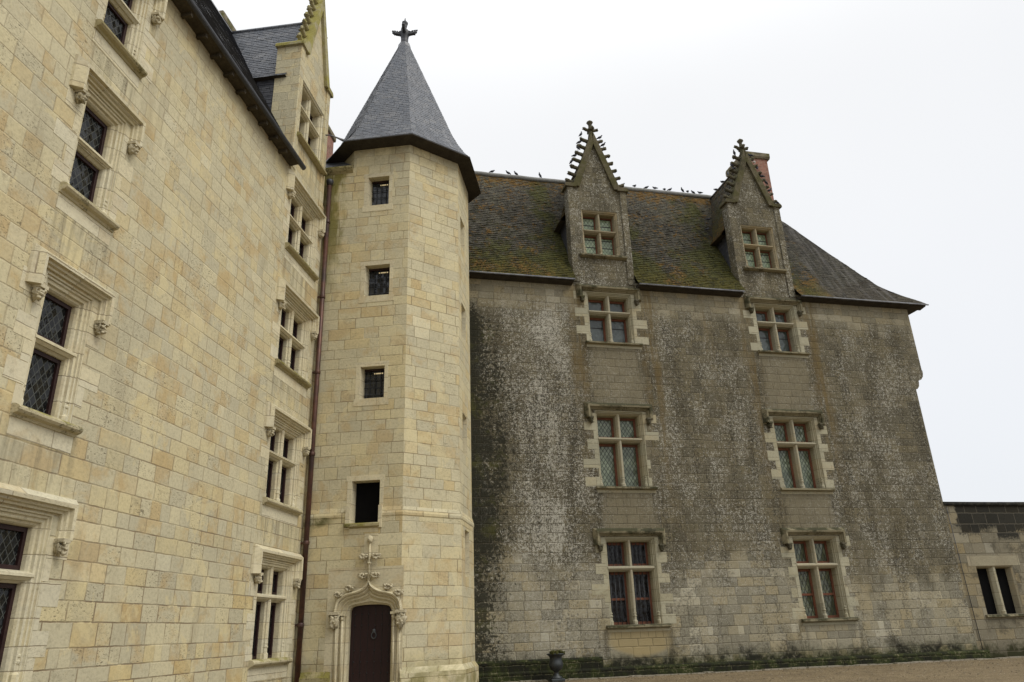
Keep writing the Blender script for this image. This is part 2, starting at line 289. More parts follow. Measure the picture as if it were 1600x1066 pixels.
def plinth_mat():
    t = NT('mossy_plinth_stone'); r, g, b, jd, vec = t.ashlar(0.3, 0.7, 0.03); n = t.noise(vec, 1.5, 5, 0.7); f = t.noise(vec, 12, 4, 0.7)
    c = t.mix(t.mr(n, 0.4, 0.62), (0.016, 0.016, 0.011), (0.034, 0.042, 0.012))
    c = t.mix(t.mr(t.ma('MULTIPLY', n, f), 0.3, 0.4), c, (0.14, 0.125, 0.075))
    c = t.mix(t.ma('MULTIPLY', t.mr(jd, 0.006, 0.02, 1, 0), t.mr(f, 0.4, 0.65)), c, (0.11, 0.10, 0.06))
    return t.done(c, 0.95, t.bump(t.ma('ADD', f, t.mr(jd, 0.0, 0.03)), 0.8, 0.03), 0.15)
MAT['plinth'] = plinth_mat()
def lowwall_mat():
    t = NT('boundary_wall_stone'); r, g, b, jd, vec = t.ashlar(0.42, 0.75, 0.02, seed=8.2); _, u, v = t.uv()
    n = t.noise(vec, 1.1, 5, 0.68, 0.3); f = t.noise(vec, 13, 5, 0.72); l2 = t.noise(vec, 30, 3, 0.7)
    c = t.ramp(r, [(0, (0.17, 0.152, 0.108)), (0.4, (0.225, 0.20, 0.14)), (0.75, (0.25, 0.20, 0.11)), (1, (0.27, 0.25, 0.19))])
    c = t.mix(t.mr(f, 0.55, 0.68, 0, 0.6), c, (0.40, 0.385, 0.32))
    c = t.mix(t.mr(t.ma('ADD', n, t.ma('MULTIPLY', f, 0.4)), 0.72, 0.85, 0, 0.7), c, (0.07, 0.062, 0.045))
    vb = t.ma('ADD', v, t.ma('ADD', t.ma('MULTIPLY', t.ma('SUBTRACT', g, 0.5), 0.5), t.ma('MULTIPLY', t.ma('SUBTRACT', f, 0.5), 0.9)))
    top = t.ma('MULTIPLY', t.mr(vb, 4.65, 4.95), t.mr(t.ma('ADD', n, t.mr(u, 25.2, 26.0, -0.15, 0.24)), 0.36, 0.46))
    c = t.mix(t.ma('MULTIPLY', top, 0.93), c, (0.016, 0.016, 0.014))
    foot = t.mr(t.ma('ADD', v, t.ma('MULTIPLY', t.ma('SUBTRACT', n, 0.5), 1.6)), 0.55, 0.15)
    c = t.mix(foot, c, (0.035, 0.035, 0.016))
    c = t.mix(t.ma('MULTIPLY', t.mr(jd, 0.007, 0.022, 1, 0), 0.7), c, t.mix(top, (0.11, 0.095, 0.065), (0.14, 0.125, 0.095)))
    return t.done(c, 0.95, t.bump(t.ma('ADD', t.ma('MULTIPLY', t.mr(jd, 0.0, 0.03), 0.6), f), 0.6, 0.03), 0.15)
MAT['lowwall'] = lowwall_mat()

def slate(name, h, w, cols, jd_col, lichen=None, spec=0.45, rough=0.5):
    t = NT(name); r, g, b, jd, vec = t.ashlar(h, w, 0.004, 0.0, 0.35); _, u, v = t.uv()
    n = t.noise(vec, 0.7, 4, 0.6); f = t.noise(vec, 16, 4, 0.65)
    c = t.ramp(r, cols)
    c = t.mix(t.mr(n, 0.42, 0.7, 0, 0.35), c, (0.16, 0.16, 0.165))
    c = t.mix(t.ma('MULTIPLY', t.mr(jd, 0.006, 0.016, 1, 0), 0.85), c, jd_col)
    c = t.mix(1.0, c, t.ramp(f, [(0.25, (0.8, 0.8, 0.8)), (0.75, (1.15, 1.15, 1.15))]), 'MULTIPLY')
    if lichen: c = lichen(t, c, vec, u, v)
    hh = t.ma('ADD', t.mr(jd, 0.002, 0.018), t.ma('MULTIPLY', r, 0.6))
    return t.done(c, rough, t.bump(t.ma('ADD', hh, t.ma('MULTIPLY', f, 0.3)), 0.35, 0.012), spec)
MAT['slate'] = slate('blue_grey_slate', 0.14, 0.24, [(0, (0.09, 0.103, 0.127)), (0.4, (0.115, 0.128, 0.152)), (0.8, (0.14, 0.15, 0.172)), (1, (0.185, 0.19, 0.20))], (0.03, 0.03, 0.035))
MAT['slate_dark'] = slate('dark_slate', 0.14, 0.24, [(0, (0.035, 0.038, 0.048)), (0.6, (0.05, 0.053, 0.063)), (1, (0.07, 0.072, 0.08))], (0.018, 0.018, 0.022))
def moss_roof():
    t = NT('mossy_slate_roof'); r, g, b, jd, vec = t.ashlar(0.15, 0.26, 0.01, 0.0, 0.4); _, u, v = t.uv()
    n = t.noise(vec, 0.55, 5, 0.65, 0.3); n2 = t.noise(vec, 2.0, 5, 0.7, 0.4); f = t.noise(vec, 11, 5, 0.75); ff = t.noise(vec, 30, 3, 0.7)
    c = t.ramp(r, [(0, (0.055, 0.052, 0.045)), (0.5, (0.08, 0.074, 0.06)), (1, (0.105, 0.097, 0.077))])
    c = t.mix(t.mr(n2, 0.45, 0.62, 0, 0.6), c, (0.055, 0.05, 0.042))
    c = t.mix(t.ma('MULTIPLY', t.mr(jd, 0.005, 0.02, 1, 0), 0.4), c, (0.03, 0.03, 0.025))
    east = t.mr(t.ma('ADD', u, t.ma('MULTIPLY', t.ma('SUBTRACT', n, 0.5), 3.0)), 20.6, 21.8)
    lic = t.ma('SUBTRACT', 1.0, t.ma('MULTIPLY', east, 0.92))
    c = t.mix(t.ma('MULTIPLY', t.mr(t.ma('ADD', f, t.ma('MULTIPLY', n, 0.3)), 0.62, 0.74), t.ma('MULTIPLY', lic, 0.75)), c, (0.25, 0.23, 0.165))
    edge = t.ma('MAXIMUM', t.mr(v, 2.2, 0.2), t.mr(v, 6.8, 7.8, 0, 0.55))
    f2 = t.noise(vec, 7, 5, 0.75)
    om = t.mr(t.ma('ADD', t.ma('MULTIPLY_ADD', f2, 0.5, t.ma('MULTIPLY', n2, 0.5)), t.ma('MULTIPLY', edge, 0.12)), 0.525, 0.585)
    c = t.mix(t.ma('MULTIPLY', om, t.ma('MULTIPLY', lic, 0.8)), c, t.mix(ff, (0.14, 0.085, 0.022), (0.30, 0.155, 0.02)))
    # moss gathers beside the dormers and towards the eaves
    nd = t.ma('MAXIMUM', t.ma('MULTIPLY', t.mr(u, 7.6, 9.0), t.mr(u, 9.6, 9.2)), t.ma('MULTIPLY', t.mr(u, 15.2, 16.8), t.mr(u, 17.4, 17.0)))
    nd = t.ma('MAXIMUM', nd, t.ma('MULTIPLY', t.mr(u, 13.6, 12.1), t.mr(u, 11.5, 11.9)))
    gb = t.ma('ADD', t.mr(v, 5.0, 1.2, -0.05, 0.055), t.ma('MULTIPLY', nd, 0.10))
    gm = t.mr(t.ma('ADD', t.ma('MULTIPLY_ADD', f, 0.5, t.ma('MULTIPLY', n, 0.5)), gb), 0.515, 0.56)
    c = t.mix(t.ma('MULTIPLY', gm, t.ma('MULTIPLY', lic, 0.85)), c, t.mix(ff, (0.035, 0.042, 0.008), (0.12, 0.118, 0.02)))
    dk = t.ma('MULTIPLY', t.mr(t.ma('MULTIPLY_ADD', f, 0.6, t.ma('MULTIPLY', t.noise(vec, 2.6, 5, 0.7), 0.4)), 0.505, 0.56), t.mr(v, 7.2, 4.5, 0.25, 1))
    c = t.mix(t.ma('MULTIPLY', dk, t.ma('MULTIPLY', lic, 0.85)), c, t.mix(ff, (0.018, 0.018, 0.01), (0.05, 0.05, 0.018)))
    c = t.mix(1.0, c, t.ramp(t.noise(vec, 5, 5, 0.75), [(0.3, (0.45, 0.45, 0.45)), (0.7, (1.02, 1.02, 1.02))]), 'MULTIPLY')
    # streaks on the bare side
    sk = t.noise(vec, 1.5, 3, 0.6, 0, stretch=(2.5, 0.2, 1))
    c = t.mix(t.ma('MULTIPLY', t.mr(sk, 0.45, 0.7), t.ma('MULTIPLY', east, 0.4)), c, (0.20, 0.19, 0.185))
    h = t.ma('ADD', t.ma('MULTIPLY', t.mr(jd, 0.0, 0.02), 0.3), t.ma('ADD', t.ma('MULTIPLY', f, 0.6), t.ma('MULTIPLY', ff, 0.3)))
    h = t.ma('ADD', h, t.ma('MULTIPLY', dk, 0.5))
    return t.done(c, 0.9, t.bump(h, 0.75, 0.05), 0.2)
MAT['moss_roof'] = moss_roof()
def simple(name, col, rough=0.6, spec=0.3, metal=0.0, var=0.25, scale=6.0, col2=None, bump=0.2):
    t = NT(name); o = t.obj(); n = t.noise(o, scale, 4, 0.65); f = t.noise(o, scale * 5, 3, 0.6)
    c2 = col2 or tuple(x * (1 - var) for x in col)
    c = t.mix(t.mr(n, 0.35, 0.65), col, c2)
    c = t.mix(1.0, c, t.ramp(f, [(0.2, (1 - var,) * 3), (0.8, (1 + var,) * 3)]), 'MULTIPLY')
    return t.done(c, rough, t.bump(f, bump, 0.01), spec, metal)
MAT['lead'] = simple('weathered_lead', (0.22, 0.23, 0.25), 0.5, 0.4, 0.0, 0.3, 3.0, (0.12, 0.125, 0.14))
MAT['lead_dark'] = simple('dark_leadwork', (0.035, 0.037, 0.045), 0.5, 0.4, 0, 0.3, 5)
MAT['gutter'] = simple('dark_zinc', (0.035, 0.036, 0.042), 0.45, 0.5, 0.0, 0.3, 4)
MAT['soffit'] = simple('dark_eaves_boards', (0.05, 0.043, 0.035), 0.8, 0.2, 0, 0.3, 3)
MAT['soffit_brown'] = simple('brown_eaves_boards', (0.07, 0.058, 0.04), 0.85, 0.2, 0, 0.35, 3)
MAT['ridge'] = simple('grey_ridge_capping', (0.20, 0.20, 0.19), 0.7, 0.3, 0, 0.35, 2.5, (0.17, 0.17, 0.15))
MAT['pipe'] = simple('copper_downpipe', (0.115, 0.050, 0.032), 0.45, 0.4, 0.35, 0.35, 1.2, (0.055, 0.034, 0.030))
MAT['red_wood'] = simple('red_brown_paint', (0.19, 0.068, 0.034), 0.6, 0.3, 0, 0.25, 4, (0.13, 0.052, 0.03))
MAT['dark_wood'] = simple('dark_red_paint', (0.030, 0.012, 0.012), 0.5, 0.35, 0, 0.25, 4)
MAT['iron'] = simple('dark_wrought_iron', (0.030, 0.032, 0.036), 0.55, 0.4, 0.3, 0.25, 8)
MAT['iron_grey'] = simple('grey_wrought_iron', (0.085, 0.092, 0.10), 0.55, 0.4, 0.2, 0.25, 8)
MAT['black'] = simple('unlit_interior', (0.006, 0.006, 0.006), 0.9, 0.05, 0, 0.1)
MAT['urn'] = simple('bronze_green_iron', (0.045, 0.052, 0.052), 0.45, 0.45, 0.3, 0.35, 9, (0.028, 0.032, 0.036))
MAT['moss'] = simple('dark_moss', (0.035, 0.040, 0.014), 0.95, 0.1, 0, 0.4, 14, (0.07, 0.065, 0.02), 0.8)
MAT['pigeon'] = simple('slate_grey_plumage', (0.060, 0.064, 0.078), 0.7, 0.25, 0, 0.3, 9, (0.025, 0.027, 0.034))
MAT['pigeon_white'] = simple('white_plumage', (0.62, 0.60, 0.57), 0.7, 0.25, 0, 0.15, 9)
MAT['capstone'] = moss_trim('chimney_cap_stone', 0.5, (0.23, 0.20, 0.14), (0.12, 0.115, 0.04), (0.05, 0.045, 0.03))
def brick_mat():
    t = NT('red_brick'); r, g, b, jd, vec = t.ashlar(0.085, 0.23, 0.004, 0.05, 0.25); f = t.noise(vec, 12, 4, 0.7); n = t.noise(vec, 1.2, 4, 0.6)
    c = t.ramp(r, [(0, (0.20, 0.085, 0.06)), (0.5, (0.27, 0.12, 0.085)), (1, (0.31, 0.165, 0.12))])
    c = t.mix(t.mr(jd, 0.004, 0.010, 1, 0), c, (0.27, 0.22, 0.18))
    c = t.mix(t.mr(n, 0.5, 0.7, 0, 0.5), c, (0.10, 0.075, 0.055))
    return t.done(c, 0.9, t.bump(t.ma('ADD', jd, t.ma('MULTIPLY', f, 0.02)), 0.5, 0.02), 0.2)
MAT['brick'] = brick_mat()

def glass(name, pane, lead, pw, ph, lw, diamond=True, rough=0.12, tilt=0.35, var=0.4, bars=None, spec=0.6):
    t = NT(name); vec, u, v = t.uv()
    if diamond:
        a = t.ma('ADD', t.ma('DIVIDE', u, pw), t.ma('DIVIDE', v, ph)); b = t.ma('SUBTRACT', t.ma('DIVIDE', u, pw), t.ma('DIVIDE', v, ph))
    else:
        a = t.ma('DIVIDE', u, pw); b = t.ma('DIVIDE', v, ph)
    fa = t.ma('FRACT', a); fb = t.ma('FRACT', b)
    ids = t.comb(t.ma('FLOOR', a), t.ma('FLOOR', b))
    wn = t.n('TexWhiteNoise'); wn.noise_dimensions = '3D'; t.L(wn.inputs[0], ids); r1, r2_, r3 = t.sep(wn.outputs[1])
    da = t.ma('MINIMUM', fa, t.ma('SUBTRACT', 1.0, fa)); db = t.ma('MINIMUM', fb, t.ma('SUBTRACT', 1.0, fb))
    d = t.ma('MINIMUM', da, db)
    lm = t.mr(d, lw * 0.7, lw * 1.3, 1, 0)
    c = t.mix(t.mr(r1, 0, 1, 0, var), pane, tuple(min(1, x * 2.0 + 0.02) for x in pane))
    big = t.noise(vec, 1.6, 2); c = t.mix(t.mr(big, 0.4, 0.65, 0, 0.6), c, tuple(x * 0.45 for x in pane))
    c = t.mix(lm, c, lead)
    if bars:
        fz = t.ma('FRACT', t.ma('DIVIDE', v, bars)); bm = t.mr(t.ma('ABSOLUTE', t.ma('SUBTRACT', fz, 0.5)), 0.02 / bars, 0.03 / bars, 1, 0)
        c = t.mix(bm, c, (0.02, 0.02, 0.02)); lm = t.ma('MAXIMUM', lm, bm)
    h = t.ma('ADD', t.ma('MULTIPLY', t.ma('SUBTRACT', fa, 0.5), t.ma('SUBTRACT', r1, 0.5)), t.ma('MULTIPLY', t.ma('SUBTRACT', fb, 0.5), t.ma('SUBTRACT', r2_, 0.5)))
    h = t.ma('ADD', h, t.ma('MULTIPLY', t.noise(vec, 7, 2), 0.5))
    return t.done(c, t.mr(lm, 0, 1, rough, 0.6, False), t.bump(h, tilt, 0.05), t.mr(lm, 0, 1, spec, 0.3, False))
MAT['glass_lattice_dark'] = glass('leaded_dark_glass', (0.010, 0.011, 0.011), (0.085, 0.09, 0.082), 0.15, 0.22, 0.05, tilt=1.0, var=0.3, spec=0.28)
MAT['glass_dark'] = glass('dark_glass', (0.008, 0.007, 0.007), (0.014, 0.012, 0.012), 0.15, 0.22, 0.05, tilt=0.3, var=0.3, spec=0.3)
MAT['glass_green'] = glass('leaded_green_glass', (0.15, 0.18, 0.12), (0.035, 0.042, 0.032), 0.155, 0.235, 0.085, tilt=0.45, var=0.55)
MAT['glass_green_dormer'] = glass('leaded_light_green_glass', (0.25, 0.32, 0.20), (0.08, 0.10, 0.065), 0.155, 0.235, 0.075, tilt=0.35, var=0.4, bars=0.36)
MAT['glass_teal'] = glass('plain_grey_green_glass', (0.075, 0.092, 0.084), (0.05, 0.06, 0.055), 0.13, 0.17, 0.03, tilt=0.3, var=0.25, bars=0.62)
MAT['glass_curtain'] = glass('leaded_curtained_glass', (0.085, 0.095, 0.055), (0.024, 0.027, 0.02), 0.16, 0.40, 0.08, tilt=0.4, var=0.8)
MAT['glass_grid'] = glass('gridded_dark_glass', (0.012, 0.014, 0.017), (0.05, 0.055, 0.065), 0.11, 0.19, 0.06, diamond=False, tilt=0.4, var=0.6, spec=0.5)
def lamp_mat():
    t = NT('lit_lamp'); e = t.n('Emission'); e.inputs[0].default_value = (1, 0.78, 0.42, 1); e.inputs[1].default_value = 0.45
    t.t.links.new(e.outputs[0], t.out.inputs[0]); return t.m
MAT['lamp'] = lamp_mat()
def door_mat():
    t = NT('dark_red_studded_oak'); vec, u, v = t.uv(); f = t.noise(vec, 6, 4, 0.6, 0, stretch=(6, 0.5, 1))
    p = t.ma('FRACT', t.ma('DIVIDE', u, 0.21)); line = t.mr(t.ma('MINIMUM', p, t.ma('SUBTRACT', 1.0, p)), 0.02, 0.06, 1, 0)
    c = t.mix(f, (0.014, 0.004, 0.005), (0.024, 0.007, 0.007)); c = t.mix(line, c, (0.006, 0.004, 0.004))
    return t.done(c, 0.55, t.bump(t.ma('ADD', f, t.ma('MULTIPLY', line, -1.0)), 0.4, 0.01), 0.35)
MAT['door'] = door_mat()
def gravel_mat():
    t = NT('tan_gravel'); o = t.obj()
    a = t.vor(o, 38); b = t.vor(o, 14); n = t.noise(o, 0.35, 5, 0.65); n2 = t.noise(o, 3, 4, 0.7)
    r, g, bb = t.sep(a.outputs['Color'])
    c = t.ramp(r, [(0, (0.11, 0.083, 0.045)), (0.4, (0.20, 0.152, 0.085)), (0.75, (0.26, 0.20, 0.118)), (1, (0.40, 0.33, 0.22))])
    c = t.mix(t.mr(t.noise(o, 1.1, 5, 0.7), 0.5, 0.68, 0, 0.55), c, (0.10, 0.078, 0.047))
    c = t.mix(t.mr(n, 0.4, 0.65, 0, 0.45), c, (0.145, 0.107, 0.063))
    c = t.mix(t.mr(n2, 0.5, 0.7, 0, 0.35), c, (0.23, 0.18, 0.115))
    return t.done(c, 0.95, t.bump(t.ma('ADD', a.outputs['Distance'], t.ma('MULTIPLY', b.outputs['Distance'], 0.5)), 0.9, 0.03), 0.15)
MAT['gravel'] = gravel_mat()
def kerb_mat():
    t = NT('pale_edging_stone'); vec = t.obj(); n = t.noise(vec, 1.5, 4, 0.7); f = t.noise(vec, 9, 4, 0.7)
    c = t.mix(n, (0.20, 0.17, 0.12), (0.36, 0.33, 0.27)); c = t.mix(t.mr(f, 0.5, 0.65), c, (0.10, 0.09, 0.05))
    return t.done(c, 0.95, t.bump(f, 0.6, 0.02), 0.15)
MAT['kerb'] = kerb_mat()

# ------------------------------------------------------------------ mesh builder (local facade metres: x right, y into the wall, z up)
class MB:
    def __init__(s): s.v = []; s.f = []; s.uv = {}; s.smooth = set(); s.mi = {}
    def add(s, pts): i = len(s.v); s.v += [tuple(p) for p in pts]; return list(range(i, i + len(pts)))
    def face(s, pts, uv=None, smooth=False, mi=0):
        ix = s.add(pts); s.f.append(ix); k = len(s.f) - 1
        if uv: s.uv[k] = uv
        if smooth: s.smooth.add(k)
        if mi: s.mi[k] = mi
        return k
    def box(s, x0, x1, y0, y1, z0, z1, b=0.0, mi=0):
        s.prism([(x0, z0), (x1, z0), (x1, z1), (x0, z1)], y0, y1, b, mi)
    def prism(s, poly, y0, y1, b=0.0, mi=0):                      # polygon in x-z, extruded in y (front edge chamfered by b)
        n = len(poly)
        if b:
            cx = sum(p[0] for p in poly) / n; cz = sum(p[1] for p in poly) / n
            fr = [(p[0] + (b if p[0] < cx else -b), p[1] + (b if p[1] < cz else -b)) for p in poly]
            loops = [[(p[0], y0, p[1]) for p in fr], [(p[0], y0 + b, p[1]) for p in poly], [(p[0], y1, p[1]) for p in poly]]
        else: loops = [[(p[0], y0, p[1]) for p in poly], [(p[0], y1, p[1]) for p in poly]]
        s.loft(loops, True, True, mi=mi)
    def extr_x(s, poly, x0, x1, mi=0):                             # polygon in y-z, extruded along x
        s.loft([[(x0, p[0], p[1]) for p in poly], [(x1, p[0], p[1]) for p in poly]], True, True, mi=mi)
    def extr_z(s, poly, z0, z1, mi=0):
        s.loft([[(p[0], p[1], z0) for p in poly], [(p[0], p[1], z1) for p in poly]], True, True, mi=mi)
    def loft(s, loops, closed=True, caps=False, smooth=False, mi=0, uvs=None):
        ids = [s.add(l) for l in loops]; n = len(loops[0])
        for a in range(len(ids) - 1):
            for i in range(n if closed else n - 1):
                j = (i + 1) % n
                s.f.append([ids[a][i], ids[a][j], ids[a + 1][j], ids[a + 1][i]])
                k = len(s.f) - 1
                if smooth: s.smooth.add(k)
                if mi: s.mi[k] = mi
                if uvs: s.uv[k] = [uvs[a][i], uvs[a][j], uvs[a + 1][j], uvs[a + 1][i]]
        if caps:
            for q in (ids[0][::-1], ids[-1]):
                s.f.append(q)
                if mi: s.mi[len(s.f) - 1] = mi
    def tube(s, path, rad, n=8, mi=0, caps=True, flat=(1, 1)):
        loops = []
        for i, p in enumerate(path):
            p = Vector(p); a = Vector(path[max(0, i - 1)]); b = Vector(path[min(len(path) - 1, i + 1)])
            d = (b - a).normalized(); ref = Vector((0, 1, 0)) if abs(d.y) < 0.9 else Vector((1, 0, 0))
            e1 = d.cross(ref).normalized(); e2 = d.cross(e1).normalized()
            r = rad[i] if hasattr(rad, '__len__') else rad
            loops.append([tuple(p + e1 * r * flat[0] * cos(2 * pi * k / n) + e2 * r * flat[1] * sin(2 * pi * k / n)) for k in range(n)])
        s.loft(loops, True, caps, True, mi)
    def lathe(s, prof, c, n=16, a0=0.0, smooth=True, mi=0):
        loops = [[(c[0] + r * cos(a0 + 2 * pi * k / n), c[1] + r * sin(a0 + 2 * pi * k / n), c[2] + z) for k in range(n)] for r, z in prof]
        s.loft(loops, True, True, smooth, mi)
    def blob(s, c, r, seed=0, amp=0.35, freq=6.0, sub=2, taper=0.0, smooth=True, mi=0):
        bm = bmesh.new(); bmesh.ops.create_icosphere(bm, subdivisions=sub, radius=1.0)
        ids = {}
        base = len(s.v)
        for i, v in enumerate(bm.verts):
            d = 1 + amp * mnoise.noise(v.co * freq * 0.35 + Vector((seed * 3.7, seed * 1.3, seed * 7.1)))* 1.6
            q = v.co * d; tz = 1 + taper * q.z
            s.v.append((c[0] + q.x * r[0] * tz, c[1] + q.y * r[1], c[2] + q.z * r[2])); ids[v] = base + i
        for f in bm.faces:
            s.f.append([ids[v] for v in f.verts]); k = len(s.f) - 1
            if smooth: s.smooth.add(k)
            if mi: s.mi[k] = mi
        bm.free()
    def grid_wall(s, x0, x1, z0, z1, holes, y=0.0, mi=0):
        xs = sorted({x0, x1, *[h for q in holes for h in (q[0], q[1]) if x0 < h < x1]})
        zs = sorted({z0, z1, *[h for q in holes for h in (q[2], q[3]) if z0 < h < z1]})
        for i in range(len(xs) - 1):
            for j in range(len(zs) - 1):
                cx, cz = (xs[i] + xs[i + 1]) / 2, (zs[j] + zs[j + 1]) / 2
                if any(h[0] < cx < h[1] and h[2] < cz < h[3] for h in holes): continue
                s.face([(xs[i], y, zs[j]), (xs[i + 1], y, zs[j]), (xs[i + 1], y, zs[j + 1]), (xs[i], y, zs[j + 1])], mi=mi)
    def build(s, name, mat, parent=None, recalc=True):
        me = bpy.data.meshes.new(name); me.from_pydata(s.v, [], s.f); me.update()
        mats = mat if isinstance(mat, (list, tuple)) else [mat]
        for q in mats: me.materials.append(MAT[q] if isinstance(q, str) else q)
        uvl = me.uv_layers.new(name='UVMap')
        for p in me.polygons:
            if p.index in s.smooth: p.use_smooth = True
            if p.index in s.mi: p.material_index = s.mi[p.index]
            cu = s.uv.get(p.index); nx, ny, nz = (abs(q) for q in p.normal)
            for li, vi in zip(p.loop_indices, p.vertices):
                if cu: w = cu[list(p.vertices).index(vi)]
                else:
                    x, y, z = me.vertices[vi].co
                    w = (x, z) if (ny >= nx and ny >= nz * 0.8) else ((y + 100, z) if nx >= nz * 0.8 else (x, y + 50))
                uvl.data[li].uv = w
        if recalc:
            bm = bmesh.new(); bm.from_mesh(me); bmesh.ops.remove_doubles(bm, verts=bm.verts, dist=1e-5)
            bmesh.ops.recalc_face_normals(bm, faces=bm.faces); bm.to_mesh(me); bm.free()
        o = bpy.data.objects.new(name, me); COL.objects.link(o)
        if parent: o.parent = parent
        return o

def thing(name, label, cat, loc=(0, 0, 0), rz=0.0, group=None):
    o = bpy.data.objects.new(name, None); COL.objects.link(o); o.empty_display_size = 0.5
    o.location = loc; o.rotation_euler = (0, 0, rz); o['label'] = label; o['category'] = cat
    if group: o['group'] = group
    return o
def tag(o, label, cat, group=None):
    o['label'] = label; o['category'] = cat
    if group: o['group'] = group
    return o
def structure(o): o['kind'] = 'structure'; return o

# ------------------------------------------------------------------ shared pieces
JAMB = [(0, 0), (0.025, 0.0), (0.035, 0.035), (0.055, 0.03), (0.075, 0.035), (0.085, 0.07), (0.11, 0.075), (0.125, 0.06), (0.145, 0.07), (0.155, 0.12), (0.19, 0.13), (0.215, 0.17), (0.225, 0.29)]
JAMB_C = JAMB[:-1] + [(0.225, 0.36)]
JAMB_R = [(0, 0), (0.03, 0.0), (0.04, 0.05), (0.07, 0.045), (0.085, 0.09), (0.115, 0.10), (0.13, 0.17), (0.15, 0.19), (0.155, 0.52)]
JAMB_D = [(0, 0), (0.06, 0.04), (0.06, 0.08), (0.10, 0.10), (0.12, 0.16), (0.125, 0.42)]
def frame_loops(x0, x1, z0, z1, prof):
    return [[(x0 + i, y, z0), (x0 + i, y, z1 - i), (x1 - i, y, z1 - i), (x1 - i, y, z0)] for i, y in prof]
def hood(parent, x0, x1, zb, zt, ztop, mat, proj=0.19, th=0.2, mossy=False):
    # drip moulding: across the top and a short way down both sides
    pr = [(0.0, 0.004), (0.0, -0.05), (0.035, -0.06), (0.05, -0.11), (0.09, -0.12), (0.10, -proj), (0.165, -proj - 0.01), (th + 0.08, -0.05), (th + 0.09, 0.004)]
    mb = MB(); loops = [[(x0 - o, y, zb), (x0 - o, y, zt + o), (x1 + o, y, zt + o), (x1 + o, y, zb)] for o, y in pr]
    mb.loft(loops, False)
    for side in (0, 3): mb.face([l[side] for l in loops])
    return mb.build('hood_mould', mat, parent)
def label_stop(parent, x, z, seed, mat, sc=0.8):
    mb = MB()
    mb.box(x - 0.15 * sc, x + 0.15 * sc, -0.19, 0.0, z - 0.02, z + 0.045)
    mb.blob((x, -0.07, z - 0.17 * sc), (0.13 * sc, 0.10, 0.19 * sc), seed, 0.45, 10.0, 3, 0.35)
    for k in range(9):
        a = k * 2.3 + seed
        mb.blob((x + 0.085 * sc * cos(a) * (1 - k * 0.05), -0.14 + 0.03 * sin(a * 2), z - 0.06 * sc - 0.033 * sc * k), (0.036, 0.035, 0.032), seed + k, 0.5, 6, 2)
    return mb.build('label_stop', mat, parent)
def base_ring(mb, x, y, z, sc=1.0):
    mb.lathe([(0.11 * sc, 0), (0.11 * sc, 0.12), (0.075 * sc, 0.16), (0.07 * sc, 0.26), (0.095 * sc, 0.28), (0.095 * sc, 0.31), (0.06 * sc, 0.33), (0.06 * sc, 0.36), (0.085 * sc, 0.375), (0.085 * sc, 0.4), (0.05 * sc, 0.42)], (x, y, z), 8, pi / 8, False)

